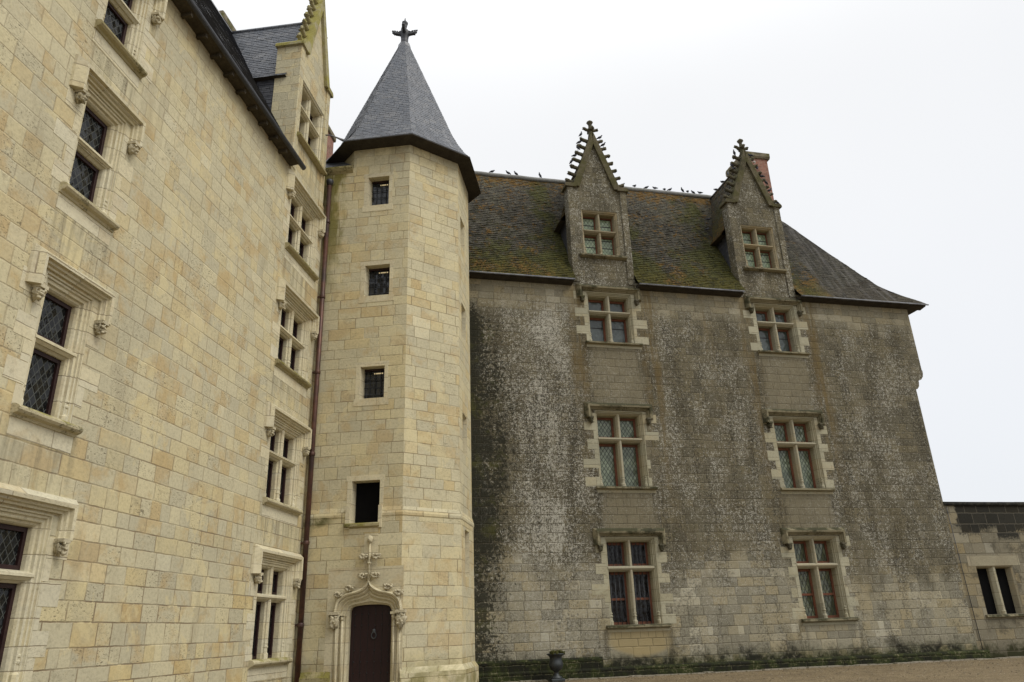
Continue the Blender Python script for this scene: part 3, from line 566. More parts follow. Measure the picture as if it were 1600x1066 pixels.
def window(b, x0, x1, z0, z1, ztr, prof, mullion, mats, glassm, hood_t=None, sill_t='roll', quoin=None, frame=None, bars=None, midbar=False, stops=True, seed=1, mull_w=0.20, fth=0.075):
    """one window of a building: moulded stone surround with its cross, sill, hood, casements and panes"""
    trim, sillm, hoodm, carve = mats
    mb = MB(); mb.loft(frame_loops(x0, x1, z0, z1, prof), False)
    ins, dep = prof[-1]
    if quoin:                                            # long and short jamb stones standing just proud of the wall
        rnd = random.Random(seed * 13 + 5)
        zq = z0 - 0.02; k = seed % 2
        while zq < z1 - 0.06:
            hq = min(rnd.uniform(0.34, 0.42), z1 - zq)
            for sgn, xe in ((-1, x0), (1, x1)):
                if rnd.random() < 0.12: continue
                wq = (quoin[1] if (k + (sgn > 0)) % 2 else quoin[0]) * rnd.uniform(0.7, 1.2)
                if sgn < 0: mb.box(xe - wq, xe, -0.006, 0.004, zq + 0.006, zq + hq - 0.006)
                else: mb.box(xe, xe + wq, -0.006, 0.004, zq + 0.006, zq + hq - 0.006)
            zq += hq; k += 1
    for xe in (x0 + 0.09, x1 - 0.09): base_ring(mb, xe, 0.10, z0, 0.7)
    win = mb.build('window', trim, b)
    xi0, xi1, zi1 = x0 + ins, x1 - ins, z1 - ins
    xc = (x0 + x1) / 2
    cm = MB()
    if mullion:
        w = mull_w / 2
        cm.extr_z([(xc - w, dep + 0.02), (xc - w, 0.20), (xc - w * 0.65, 0.16), (xc - w * 0.65, 0.13), (xc - w * 0.3, 0.09), (xc + w * 0.3, 0.09), (xc + w * 0.65, 0.13), (xc + w * 0.65, 0.16), (xc + w, 0.20), (xc + w, dep + 0.02)], z0, zi1 + 0.12)
        base_ring(cm, xc, 0.15, z0, 0.85)
        cm.build('mullion', frame[2] if frame and len(frame) > 2 else trim, win)
    if ztr:
        tm = MB()
        tm.extr_x([(dep + 0.02, ztr - 0.10), (0.20, ztr - 0.10), (0.15, ztr - 0.06), (0.12, ztr - 0.055), (0.075, ztr - 0.01), (0.05, ztr), (0.05, ztr + 0.045), (0.09, ztr + 0.07), (0.2, ztr + 0.10), (dep + 0.02, ztr + 0.10)], x0 + 0.10, x1 - 0.10)
        tm.build('transom', frame[2] if frame and len(frame) > 2 else trim, win)
    # lights
    spans = [(xi0, xc - mull_w / 2), (xc + mull_w / 2, xi1)] if mullion else [(xi0, xi1)]
    tiers = [(z0, ztr - 0.10), (ztr + 0.10, zi1)] if ztr else [(z0, zi1)]
    for (a0, a1) in spans:
        for ti, (b0, b1) in enumerate(tiers):
            a0_, a1_ = a0 - 0.01, a1 + 0.01
            fr = MB(); f = fth; y0, y1 = dep - 0.05, dep + 0.02
            lo = [(a0_, b0), (a1_, b0), (a1_, b1), (a0_, b1)]; li = [(a0_ + f, b0 + f), (a1_ - f, b0 + f), (a1_ - f, b1 - f), (a0_ + f, b1 - f)]
            fr.loft([[(p[0], y1, p[1]) for p in lo], [(p[0], y0, p[1]) for p in lo], [(p[0], y0, p[1]) for p in li], [(p[0], y1, p[1]) for p in li]], True)
            if midbar and ti == 0 and ztr:
                zm = b0 + (b1 - b0) * 0.48; fr.box(a0_ + f, a1_ - f, y0, y1 - 0.005, zm - 0.04, zm + 0.04)
            fr.build('casement', frame[0], win)
            pn = MB(); pn.face([(a0_ + f * 0.5, dep, b0 + f * 0.5), (a1_ - f * 0.5, dep, b0 + f * 0.5), (a1_ - f * 0.5, dep, b1 - f * 0.5), (a0_ + f * 0.5, dep, b1 - f * 0.5)])
            pn.build('pane', glassm, win)
            if bars:
                g = MB(); nb = bars
                for k in range(nb):
                    xk = a0 + (a1 - a0) * (k + 0.7) / (nb + 0.4)
                    g.tube([(xk, dep - 0.11, b0), (xk, dep - 0.11, b1)], 0.014, 6)
                g.build('iron_bars', 'iron_grey', win)
    # back plug so that no light leaks behind the panes
    if sill_t == 'roll':
        sm = MB(); sm.extr_x([(dep + 0.02, z0 - 0.10), (dep + 0.02, z0), (-0.06, z0 + 0.0), (-0.12, z0 - 0.02), (-0.155, z0 - 0.06), (-0.155, z0 - 0.10), (-0.12, z0 - 0.14), (-0.05, z0 - 0.16), (-0.03, z0 - 0.2), (0.01, z0 - 0.2)], x0 - 0.14, x1 + 0.14)
        sm.build('sill', sillm, win)
        am = MB(); am.box(x0 - 0.12, x1 + 0.12, -0.005, 0.01, z0 - 0.50, z0 - 0.2); am.build('apron', trim, win)
    elif sill_t == 'slab':
        sm = MB(); sm.extr_x([(dep + 0.02, z0 - 0.03), (dep + 0.02, z0), (-0.05, z0 - 0.005), (-0.16, z0 - 0.04), (-0.16, z0 - 0.10), (-0.02, z0 - 0.13), (0.01, z0 - 0.13)], x0 - 0.16, x1 + 0.26)
        sm.build('sill', sillm, win)
        am = MB(); am.box(x0 - 0.12, x1 + 0.24, -0.01, 0.01, z0 - 0.24, z0 - 0.13); am.build('apron', trim, win)
    if hood_t:
        h0, h1, drop = hood_t
        hood(win, x0 - 0.14, x1 + 0.14, z1 - drop, z1 + 0.03, None, hoodm)
        if stops:
            for k, xs in enumerate((x0 - 0.19, x1 + 0.19)): label_stop(win, xs, z1 - drop - 0.02, seed * 2 + k, carve, 0.58 if carve == 'crocket_dark' else 0.6)
    return win

def slate_patch(mb, P, nu, nv, lift=0.012, uscale=1.0, uoff=0.0):
    """stepped slate courses over a bilinear patch P(u,v) -> Vector, v up the slope"""
    w0 = (P(1, 0) - P(0, 0)).length
    if nu == 1: nu = max(1, min(40, int(w0 / 0.3)))
    rs = random.Random(int(nv * 31 + nu))
    for j in range(nv):
        v0, v1 = j / nv, (j + 1) / nv
        w0, w1 = (P(1, v0) - P(0, v0)).length, (P(1, v1) - P(0, v1)).length
        for i in range(nu):
            a, b = i / nu, (i + 1) / nu
            p0, p1, p2, p3 = P(a, v0), P(b, v0), P(b, v1), P(a, v1)
            n = (p1 - p0).cross(p3 - p0)
            if n.length < 1e-9: continue
            n.normalize()
            lf = lift * rs.uniform(0.6, 1.5); sk = rs.uniform(-0.004, 0.004)
            q0, q1 = p0 + n * (lf + sk), p1 + n * (lf - sk)
            z0, z1 = j * 0.14, (j + 1) * 0.14
            mb.face([q0, q1, p2, p3], [(uoff + (a - 0.5) * w0, z0), (uoff + (b - 0.5) * w0, z0), (uoff + (b - 0.5) * w1, z1), (uoff + (a - 0.5) * w1, z1)])
            mb.face([p0, p1, q1, q0], [(0, 0), (0.02, 0), (0.02, 0.01), (0, 0.01)])
def lerp(a, b, t): return a + (b - a) * t
def bil(A, B, C_, D): return lambda u, v: lerp(lerp(A, B, u), lerp(D, C_, u), v)
V = Vector

# ------------------------------------------------------------------ ground
g = MB(); g.face([(-800, -800, 0), (800, -800, 0), (800, 800, 0), (-800, 800, 0)])
structure(g.build('gravel_ground', 'gravel'))

AL, AR = 0.1196457598, 1.333717878
K = (-6.5218, 23.1096); OR = (-6.3180, 26.1474); CT = (-4.2010, 25.3596)
RZ_L, RZ_R, RZ_T = pi / 2 - AL, pi / 2 - AR, -AL

# ================================================================== LEFT WING (pale limestone)
LB = thing('limestone_wing', 'pale cream limestone wing filling the left side, with stone dormer and dark slate roof', 'building', (K[0], K[1], 0), RZ_L)
LT = ('trim', 'sill_left', 'trim', 'carved'); LTG = ('trim', 'sill_green', 'trim', 'carved')
XN0, XN1 = -2.76, -0.62            # column near the tower
XW0, XW1 = -11.78, -10.55          # column near the camera
rowsC = [(1.13, 3.62, 2.66), (5.2, 7.5, 6.5), (9.17, 11.35, 10.3), (12.97, 15.15, 14.1)]
rowsW = [(1.10, 3.66, 2.66), (5.22, 7.62, 6.45), (9.32, 11.62, 10.45), (13.05, 15.05, 14.15)]
holes = [(XN0, XN1, a, b) for a, b, _ in rowsC] + [(XW0, XW1, a, b) for a, b, _ in rowsW]
XB = -18.8
holes += [(XB, XB + 1.23, a, b) for a, b, _ in rowsW]
mb = MB(); mb.grid_wall(-34, 9, 0, 15.9, holes)
mb.face([(9, 0, 0), (9, 7, 0), (9, 7, 15.9), (9, 0, 15.9)]); mb.face([(-34, 0, 0), (-34, 7, 0), (-34, 7, 15.9), (-34, 0, 15.9)])
mb.face([(-34, 7, 0), (9, 7, 0), (9, 7, 15.9), (-34, 7, 15.9)])
for x in (9, -34): mb.face([(x, 0, 15.9), (x, 7, 15.9), (x, 3.5, 22.9)])
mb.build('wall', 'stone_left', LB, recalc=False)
for i, (a, b, t) in enumerate(rowsC):
    window(LB, XN0, XN1, a, b, t, JAMB_C, True, LTG if i >= 2 else LT, 'glass_dark', (0, 0, 0.42), 'roll', (0.16, 0.42), ('dark_wood',), seed=i + 1)
for col, x0 in enumerate((XW0, XB)):
    for i, (a, b, t) in enumerate(rowsW):
        window(LB, x0, x0 + 1.23, a, b, t, JAMB, False, LTG if i == 3 else LT, 'glass_lattice_dark', (0, 0, 0.40), 'roll', (0.16, 0.45), ('dark_wood',), seed=i + 7 + 5 * col)
# eaves, gutter
mb = MB()
mb.extr_x([(0.02, 15.62), (-0.31, 15.66), (-0.31, 15.72), (0.02, 15.86)], -34, -3.06)
for k in range(45):
    x = -33.6 + k * 0.69
    if x < -3.3: mb.box(x, x + 0.09, -0.26, 0.0, 15.54, 15.66)
mb.build('eaves', 'soffit_brown', LB)
mb = MB(); pr = [(-0.32 - 0.085 * cos(a), 15.77 - 0.11 * sin(a)) for a in [pi * k / 8 for k in range(9)]]
pr2 = [(-0.32 - 0.07 * cos(a), 15.775 - 0.095 * sin(a)) for a in [pi * k / 8 for k in range(8, -1, -1)]]
mb.extr_x(pr + pr2, -34, -2.72); mb.build('gutter', 'gutter', LB)
# slate roof of the wing
def Lroof(x, v): # v 0..1 up the slope with a bell-cast foot
    pts = [(-0.33, 15.78), (0.10, 16.48), (3.5, 23.0)]
    if v < 0.12: t = v / 0.12; y = lerp(pts[0][0], pts[1][0], t); z = lerp(pts[0][1], pts[1][1], t)
    else: t = (v - 0.12) / 0.88; y = lerp(pts[1][0], pts[2][0], t); z = lerp(pts[1][1], pts[2][1], t)
    return V((x, y, z))
mb = MB()
for xa, xb, v0 in ((-34, -3.1, 0), (-3.1, -0.25, 0.22), (-0.25, 9, 0.16)):
    nv = int(60 * (1 - v0)); nu = max(1, int((xb - xa) / 0.6))
    slate_patch(mb, lambda u, v: Lroof(lerp(xa, xb, u), lerp(v0, 1, v)), nu, nv, 0.012, xb - xa, xa)
mb.face([(-34, 7.4, 15.6), (9, 7.4, 15.6), (9, 3.5, 23.0), (-34, 3.5, 23.0)])
mb.build('roof', 'slate_dark', LB)
mb = MB(); mb.extr_x([(3.36, 22.8), (3.5, 23.08), (3.64, 22.8)], -34, 9); mb.build('ridge_cap', 'lead', LB)
mb = MB(); mb.box(-2.1, -0.2, 3.6, 4.5, 20.5, 23.0); ch = mb.build('chimney', 'brick', LB)
mb = MB(); mb.box(-2.35, -0.1, 3.45, 4.65, 23.0, 23.35, 0.04); mb.build('cap', 'capstone', ch)
mb = MB(); mb.box(7.2, 8.45, 3.3, 4.2, 21.0, 25.3); ch = mb.build('chimney', 'brick', LB)
mb = MB(); mb.box(7.1, 8.55, 3.2, 4.3, 25.3, 25.6, 0.04); mb.build('cap', 'capstone', ch)

def crocket(mb, x, y, z, sx, sc=1.0, mi=0):
    mb.tube([(x, y, z - 0.05 * sc), (x + sx * 0.10 * sc, y, z + 0.0), (x + sx * 0.22 * sc, y, z + 0.03 * sc), (x + sx * 0.33 * sc, y, z + 0.09 * sc), (x + sx * 0.38 * sc, y, z + 0.16 * sc)], [0.10 * sc, 0.085 * sc, 0.085 * sc, 0.075 * sc, 0.03 * sc], 8, mi)
    mb.blob((x + sx * 0.31 * sc, y, z + 0.06 * sc), (0.10 * sc, 0.10 * sc, 0.06 * sc), x * 7 + z, 0.6, 8, 2, mi=mi)

def dormer(b, x0, x1, zb, zk, gh, za, win, mats, roof_t, cheek_d, crock_n, finial_t, wins):
    """stone wall dormer: front with piers, steep gable with coping, crockets and finial, pitched roof and slate cheeks"""
    wall, cop, crk, roofm, trim, sillm = mats
    xc = (x0 + x1) / 2; wx0, wx1, wz0, wz1, wzt = win
    mb = MB(); mb.grid_wall(x0, x1, zb, zk, [(wx0, wx1, wz0, wz1)], -0.012)
    th = cheek_d
    for x in (x0, x1): mb.face([(x, -0.012, zb), (x, th, zb), (x, th, zk), (x, -0.012, zk)])
    mb.face([(x0, th, wz1 + 0.3), (x1, th, wz1 + 0.3), (x1, th, zk), (x0, th, zk)]); mb.face([(x0, -0.012, zk), (x1, -0.012, zk), (x1, th, zk), (x0, th, zk)])
    mb.prism([(xc - gh, zk), (xc + gh, zk), (xc, za)], -0.012, 0.30)
    d = mb.build('dormer', wall, b, recalc=False)
    # pier strips flanking the window
    pm = MB()
    for sg in (-1, 1):
        xe = xc + sg * (x1 - x0) / 2
        pm.box(min(xe, xe - sg * 0.30), max(xe, xe - sg * 0.30), -0.07, -0.005, zb + 0.45, zk, 0.02)
        pm.prism([(xe + sg * 0.02, zb + 0.2), (xe - sg * 0.30, zb + 0.2), (xe - sg * 0.30, zb + 0.45), (xe + sg * 0.02, zb + 0.45)], -0.05, -0.005)
    pm.build('pier', wall, d)
    # kneelers and raking copings
    cm = MB(); sl = math.hypot(gh, za - zk); nx, nz = (za - zk) / sl, gh / sl
    for sg in (-1, 1):
        xe = xc + sg * (x1 - x0) / 2
        a, b_ = sorted((xe + sg * 0.10, xc + sg * (gh - 0.02)))
        cm.prism([(a, zk - 0.02), (b_, zk - 0.02), (b_, zk + 0.16), (a + (0.06 if sg < 0 else 0), zk + 0.16), (a, zk + 0.08)] if sg < 0 else [(a, zk - 0.02), (b_, zk - 0.02), (b_, zk + 0.08), (b_ - 0.06, zk + 0.16), (a, zk + 0.16)], -0.14, th + 0.05)
        p0 = (xc + sg * gh, zk + 0.02); p1 = (xc, za)
        out = 0.14; inn = 0.16
        cm.prism([(p0[0] + sg * nx * out, p0[1] + nz * out), (p1[0] + sg * 0.03, p1[1] + out * 2.2), (p1[0] - sg * 0.001, p1[1] - inn * 2.2), (p0[0] - sg * inn * 1.05, p0[1])], -0.13, 0.34)
    cm.build('gable_coping', cop, d)
    for sg in (-1, 1):
        for k in range(crock_n):
            t = (k + 0.6) / (crock_n + 0.15)
            x = xc + sg * (gh * (1 - t) + nx * 0.10); z = lerp(zk, za, t) + nz * 0.1 + 0.08
            q = MB(); crocket(q, x, 0.10, z, sg, finial_t[1]); q.build('crocket', crk, d)
    fm = MB(); zf = za + 0.15; fh = finial_t[0]
    fm.lathe([(0.15, 0), (0.11, fh * 0.25), (0.085, fh * 0.5), (0.075, fh * 0.8), (0.13, fh * 0.86), (0.16, fh * 0.92), (0.10, fh * 0.98), (0.02, fh * 1.05)], (xc, 0.12, zf - 0.1), 8, pi / 8)
    for sg in (-1, 1): crocket(fm, xc + sg * 0.03, 0.12, zf + fh * 0.38, sg, 0.85)
    fm.blob((xc, 0.02, zf + fh * 0.42), (0.12, 0.16, 0.1), xc, 0.5, 7, 2); fm.blob((xc, 0.22, zf + fh * 0.42), (0.12, 0.16, 0.1), xc + 3, 0.5, 7, 2)
    fm.build('finial', crk, d)
    # pitched roof behind the gable
    zr, ze, hw, yb = roof_t
    rm = MB()
    for sg in (-1, 1):
        foot = V((xc + sg * hw, 0, ze)); kn = V((xc + sg * (hw - 0.30), 0, ze + 0.42)); top = V((xc, 0, zr))
        def P(u, v):
            q = lerp(foot, kn, v / 0.14) if v < 0.14 else lerp(kn, top, (v - 0.14) / 0.86)
            y = lerp(0.40, yb, u); return V((q.x, y, q.z))
        f = (lambda u, v: P(1 - u, v)) if sg < 0 else P
        slate_patch(rm, f, 10, 30, 0.012, yb, 0)
        rm.face([P(0, 0) - V((0, 0, 0.01)), P(1, 0) - V((0, 0, 0.01)), P(1, 0) - V((sg * 0.25, 0, 0.03)), P(0, 0) - V((sg * 0.25, 0, 0.03))], mi=1)
    rm.tube([(xc, 0.4, zr), (xc, yb, zr)], 0.07, 8)
    rm.build('dormer_roof', [roofm, 'soffit'], d)
    for sg in (-1, 1):
        km = MB()
        x = xc + sg * ((x1 - x0) / 2 - 0.05)
        P = bil(V((x, th, zb - 0.2)), V((x, 3.0, zb - 0.2)), V((x, 3.0, ze + 0.1)), V((x, th, ze + 0.1)))
        f = (lambda u, v: P(1 - u, v)) if sg < 0 else P
        slate_patch(km, f, 1, 28, 0.012)
        km.build('cheek', 'slate_dark', d)
    wk = dict(wins)
    w = window(b, wx0, wx1, wz0, wz1, wzt, JAMB_D, True, (trim, sillm, trim, crk), wk['glass'], None, 'slab0', None, wk['frame'], seed=3, mull_w=0.17, fth=wk.get('fth', 0.06))
    sm = MB(); sm.extr_x([(0.32, wz0 - 0.03), (0.32, wz0), (-0.10, wz0 - 0.01), (-0.20, wz0 - 0.05), (-0.20, wz0 - 0.12), (-0.08, wz0 - 0.17), (-0.01, wz0 - 0.17)], wx0 - 0.22, wx1 + 0.22)
    sm.build('sill', sillm, w)
    return d
dormer(LB, -3.05, -0.36, 15.2, 20.55, 0.98, 23.75, (-2.68, -0.72, 17.08, 19.4, 18.42), ('stone_left', 'coping_left', 'coping_left', 'slate', 'trim', 'sill_green'),
       (22.85, 19.25, 1.46, 3.5), 0.82, 7, (1.2, 0.95), dict(glass='glass_dark', frame=('dark_wood',)))
# drainpipe in the corner
mb = MB(); px, py = 0.0 - 0.13, -0.17
mb.tube([(px, py, 16.9), (px, py, 0.1)], 0.078, 12, caps=True)
pipe = mb.build('drainpipe', 'pipe', LB)
for z in (15.2, 12.3, 9.6, 6.9, 4.2, 1.9):
    c = MB(); c.lathe([(0.092, 0), (0.10, 0.02), (0.10, 0.10), (0.092, 0.12)], (px, py, z), 12); c.box(px - 0.02, px + 0.02, py + 0.05, 0.01, z + 0.03, z + 0.09); c.build('clamp', 'pipe', pipe)
c = MB(); c.lathe([(0.08, 0), (0.13, 0.12), (0.13, 0.22), (0.11, 0.24)], (px, py, 16.75), 12); c.build('hopper', 'gutter', pipe)

# ================================================================== STAIR TOWER
TB = thing('stair_tower', 'pale stone octagonal stair tower with pointed slate roof standing in the courtyard corner', 'tower', (CT[0], CT[1], 0), RZ_T)
AP, APL, APB = 2.513, 2.555, 2.66
def rotk(p, k):                      # facet frame k -> tower frame (k=0 front, k=1 right-front, ...)
    a = k * pi / 4; c, s_ = cos(a), sin(a); x, y = p[0], p[1]
    return (x * c - y * s_, x * s_ + y * c, p[2])
T225 = math.tan(pi / 8)
ZS = 5.02
fwin = [(-0.47, 0.30, 15.83, 17.0), (-0.45, 0.42, 12.3, 13.45), (-0.46, 0.35, 8.69, 9.77), (-0.57, 0.32, 4.78, 6.06)]
mb = MB()
def facet(mb, k, ap, z0, z1, holes):
    w = ap * T225; t = MB(); t.grid_wall(-w, w, z0, z1, holes, -ap)
    for q in t.f:
        pts = [t.v[i] for i in q]; mb.face([rotk(p, k) for p in pts], [(p[0] + k * 7.3, p[2]) for p in pts])
DX0, DX1, DZ, DXC = -0.545, 0.765, 2.46, 0.11
slits = [(-0.62, 0.18, 15.0, 16.2), (-0.55, 0.25, 11.4, 12.7), (-0.52, 0.28, 7.2, 8.6)]
for k in range(8):
    hs = fwin[:3] + [(fwin[3][0], fwin[3][1], ZS + 0.22, 6.06)] if k == 0 else (slits if k == 2 else [])
    facet(mb, k, AP, ZS + 0.22, 18.5, hs)
    hl = [(fwin[3][0], fwin[3][1], 4.78, ZS), (DX0 - 0.5, DX1 + 0.5, 0, 3.2)] if k == 0 else ([(-0.5, 0.25, 3.25, 4.7)] if k == 2 else [])
    facet(mb, k, APL, 0.75, ZS, [h for h in hl])
    w1, w2 = AP * T225, APL * T225
    if k != 0:
        mb.face([rotk(p, k) for p in ((-w2, -APL, ZS), (w2, -APL, ZS), (w1, -AP, ZS + 0.22), (-w1, -AP, ZS + 0.22))], [(-w2 + k * 7.3, 5), (w2 + k * 7.3, 5), (w1 + k * 7.3, 5.2), (-w1 + k * 7.3, 5.2)])
        wb = APB * T225
        facet(mb, k, APB, 0, 0.6, [])
        mb.face([rotk(p, k) for p in ((-wb, -APB, 0.6), (wb, -APB, 0.6), (w2, -APL, 0.75), (-w2, -APL, 0.75))])
    else:
        for xa, xb in ((-1, fwin[3][0]), (fwin[3][1], 1)):
            p = lambda x, w: x * w if abs(x) == 1 else x
            mb.face([(p(xa, w2), -APL, ZS), (p(xb, w2), -APL, ZS), (p(xb, w1), -AP, ZS + 0.22), (p(xa, w1), -AP, ZS + 0.22)])
        # wall around the door surround
        for xa, xb in ((-w2, DX0 - 0.5), (DX1 + 0.5 if DX1 + 0.5 < w2 else w2, w2)):
            if xb > xa + 1e-4:
                mb.face([(xa, -APL, 0), (xb, -APL, 0), (xb, -APL, 0.75), (xa, -APL, 0.75)])
# annex filling the angle between tower and wing
XA0, XA1 = -2.06, -AP * T225
mb.grid_wall(XA0 - 0.5, XA1, 0, ZS, [], -APL - 0.004); mb.grid_wall(XA0 - 0.5, XA1, ZS + 0.22, 17.5, [], -AP - 0.004)
mb.face([(XA0 - 0.5, -APL - 0.004, ZS), (XA1, -APL - 0.004, ZS), (XA1, -AP - 0.004, ZS + 0.22), (XA0 - 0.5, -AP - 0.004, ZS + 0.22)])
mb.face([(XA1, -AP, 14), (XA1, 0, 14), (XA1, 0, 17.5), (XA1, -AP, 17.5)]); mb.face([(XA0 - 0.5, -AP, 17.5), (XA1, -AP, 17.5), (XA1, 1.5, 17.5), (XA0 - 0.5, 1.5, 17.5)])
mb.build('wall', 'stone_tower', TB, recalc=False)
# string-course nosing and annex cornice
mb = MB()
for k in range(8):
    w = (APL + 0.03) * T225
    spans = [(-w, w)] if k else [(-w, fwin[3][0] - 0.12), (fwin[3][1] + 0.10, w)]
    for a, b in spans:
        prf = [(-APL + 0.01, ZS - 0.10), (-APL - 0.02, ZS - 0.05), (-APL - 0.025, ZS + 0.02), (-AP + 0.01, ZS + 0.24)]
        mb.loft([[rotk((a, p[0], p[1]), k) for p in prf], [rotk((b, p[0], p[1]), k) for p in prf]], True, True)
prf = [(-APL + 0.01, ZS - 0.10), (-APL - 0.02, ZS - 0.05), (-APL - 0.025, ZS + 0.02), (-AP - 0.002, ZS + 0.24)]
mb.extr_x(prf, XA0 - 0.4, XA1 + 0.02)
mb.build('string_course', 'stone_tower', TB)
mb = MB(); mb.extr_x([(-AP, 17.28), (-AP - 0.10, 17.36), (-AP - 0.16, 17.45), (-AP - 0.16, 17.52), (-AP, 17.62), (0, 17.62), (0, 17.28)], XA0 - 0.35, XA1 - 0.02)
mb.build('cornice', 'sill_green', TB)
mb = MB(); slate_patch(mb, bil(V((XA0 - 0.5, -AP + 0.05, 17.62)), V((XA1, -AP + 0.05, 17.62)), V((XA1, 0.6, 21.0)), V((XA0 - 0.5, 0.6, 21.0))), 1, 24)
mb.build('lean_to_roof', 'slate', TB)
# spire
ZE = 18.32; E_AP = 3.02
prof = [(E_AP, ZE), (2.80, ZE + 0.28), (2.52, ZE + 0.78), (2.28, ZE + 1.30), (0.24, 25.15)]
mb = MB()
cum = [0]
for i in range(1, len(prof)): cum.append(cum[-1] + math.hypot(prof[i][0] - prof[i - 1][0], prof[i][1] - prof[i - 1][1]))
def spire_at(v):
    d = v * cum[-1]
    for i in range(1, len(prof)):
        if d <= cum[i] + 1e-9:
            t = (d - cum[i - 1]) / (cum[i] - cum[i - 1]); return lerp(prof[i - 1][0], prof[i][0], t), lerp(prof[i - 1][1], prof[i][1], t)
    return prof[-1]
for k in range(8):
    def P(u, v):
        a, z = spire_at(v); w = a * T225; return V(rotk((lerp(-w, w, u), -a, z), k))
    slate_patch(mb, P, 1, 56, 0.008, uoff=k * 5.3)
spire = mb.build('roof', 'slate', TB)
mb = MB()
for k in range(8):
    w, wi = E_AP * T225, 2.4 * T225
    mb.face([rotk(p, k) for p in ((-w, -E_AP, ZE - 0.02), (w, -E_AP, ZE - 0.02), (wi, -2.4, ZE - 0.10), (-wi, -2.4, ZE - 0.10))])
    mb.face([rotk(p, k) for p in ((-w, -E_AP, ZE - 0.02), (w, -E_AP, ZE - 0.02), (w, -E_AP, ZE + 0.03), (-w, -E_AP, ZE + 0.03))])
mb.build('soffit', 'soffit', spire)
mb = MB()
for k in range(8):
    pass
mb.lathe([(0.40, -0.35), (0.30, 0.0), (0.26, 0.30), (0.20, 0.36)], (0, 0, 24.98), 8, pi / 8, False)
mb.build('lead_cap', 'lead', spire)
fm = MB()
fm.lathe([(0.24, 0), (0.25, 0.04), (0.17, 0.08), (0.16, 0.40), (0.18, 0.58), (0.23, 0.72), (0.17, 0.86), (0.085, 0.92), (0.075, 1.05), (0.10, 1.12), (0.085, 1.15), (0.12, 1.23), (0.135, 1.30), (0.09, 1.37), (0.04, 1.43), (0.012, 1.6)], (0, 0, 25.22), 12)
for k in range(4):
    a = k * pi / 2 + 0.12; ca, sa = cos(a), sin(a); zb = 25.93
    path = [(0.08 * ca, 0.08 * sa, zb - 0.05), (0.22 * ca, 0.22 * sa, zb - 0.03), (0.36 * ca, 0.36 * sa, zb), (0.46 * ca, 0.46 * sa, zb + 0.07), (0.46 * ca, 0.46 * sa, zb + 0.16), (0.38 * ca, 0.38 * sa, zb + 0.17)]
    fm.tube(path, [0.12, 0.075, 0.075, 0.07, 0.05, 0.02], 8)
    for j, (rr, zz, s_) in enumerate(((0.25, 0.09, 0.05), (0.33, 0.13, 0.04), (0.42, 0.0, 0.06), (0.53, 0.17, 0.035), (0.19, 0.12, 0.045), (0.50, 0.06, 0.045))):
        fm.blob((rr * ca, rr * sa, zb + zz), (s_, s_, s_), k * 5 + j, 0.6, 7, 2)
fm.tube([(-0.10, -0.05, 26.02), (-0.125, -0.05, 26.15), (-0.13, -0.05, 26.26)], [0.03, 0.04, 0.012], 8)
fm.build('finial', 'lead_dark', TB)
mb = MB(); mb.tube([(-1.30, -3.0, ZE + 0.05), (-1.50, -3.1, ZE + 0.12), (-1.75, -3.2, ZE + 0.20), (-1.90, -3.25, ZE + 0.18)], [0.06, 0.035, 0.022, 0.03], 6)
mb.build('water_spout', 'lead', TB)
# tower windows: splayed reveals
def tower_window(x0, x1, z0, z1, y, kind, k=0):
    mb = MB(); i0 = (x0, x1, z0, z1); sl = 0.125 if k == 0 else 0.06
    if kind == 'open': i1 = (x0 + 0.03, x1 - 0.01, z0 + 0.0, z1 - 0.01)
    elif kind == 'slit': i1 = (x0 + 0.05, x1 - 0.05, z0 + 0.05, z1 - 0.08)
    else: i1 = (x0 + 0.05, x1 - 0.01, z0 + 0.0, z1 - 0.0)
    R = lambda r, yy: [rotk((r[0], yy, r[2]), k), rotk((r[1], yy, r[2]), k), rotk((r[1], yy, r[3]), k), rotk((r[0], yy, r[3]), k)]
    mb.loft([R(i0, -y), R(i1, -y + 0.24), R(i1, -y + 0.36)], True)
    if k == 0:                       # dressed lintel, sill and jamb stones
        mb.box(x0 - 0.18, x1 + 0.15, -y - 0.008, -y + 0.002, z1, z1 + 0.16); mb.box(x0 - 0.18, x1 + 0.16, -y - 0.012, -y + 0.002, z0 - 0.24, z0)
        for a, b in ((x0 - 0.14, x0), (x1, x1 + 0.12)): mb.box(a, b, -y - 0.006, -y + 0.002, z0, z1)
    w = mb.build('window', 'trim_tower', TB)
    p = MB(); q = R(i1, -y + 0.34); p.face(q, [(c_[0], c_[1]) for c_ in ((i1[0], i1[2]), (i1[1], i1[2]), (i1[1], i1[3]), (i1[0], i1[3]))])
    p.build('opening' if kind == 'open' else 'pane', 'black' if kind == 'open' else ('glass_dark' if kind == 'slit' else 'glass_grid'), w)
    if kind == 'glazed':
        gr = MB()
        for j in range(3): xx = lerp(i1[0], i1[1], (j + 1) / 4); gr.tube([(xx, -y + 0.29, i1[2]), (xx, -y + 0.29, i1[3])], 0.011, 6)
        for j in range(4): zz = lerp(i1[2], i1[3], (j + 0.7) / 4.2); gr.tube([(i1[0], -y + 0.29, zz), (i1[1], -y + 0.29, zz)], 0.011, 6)
        gr.build('iron_grille', 'iron', w)
        lm = MB(); lm.box(lerp(i1[0], i1[1], 0.42), lerp(i1[0], i1[1], 0.82), -y + 0.31, -y + 0.325, i1[3] - 0.17, i1[3] - 0.125); lm.build('lamp', 'lamp', w)
        fr = MB(); fr.box(i1[0], i1[1], -y + 0.27, -y + 0.33, i1[3] - 0.07, i1[3]); fr.build('frame', 'dark_wood', w)
    return w
for i, q in enumerate(fwin[:3]): tower_window(*q, AP, 'glazed')
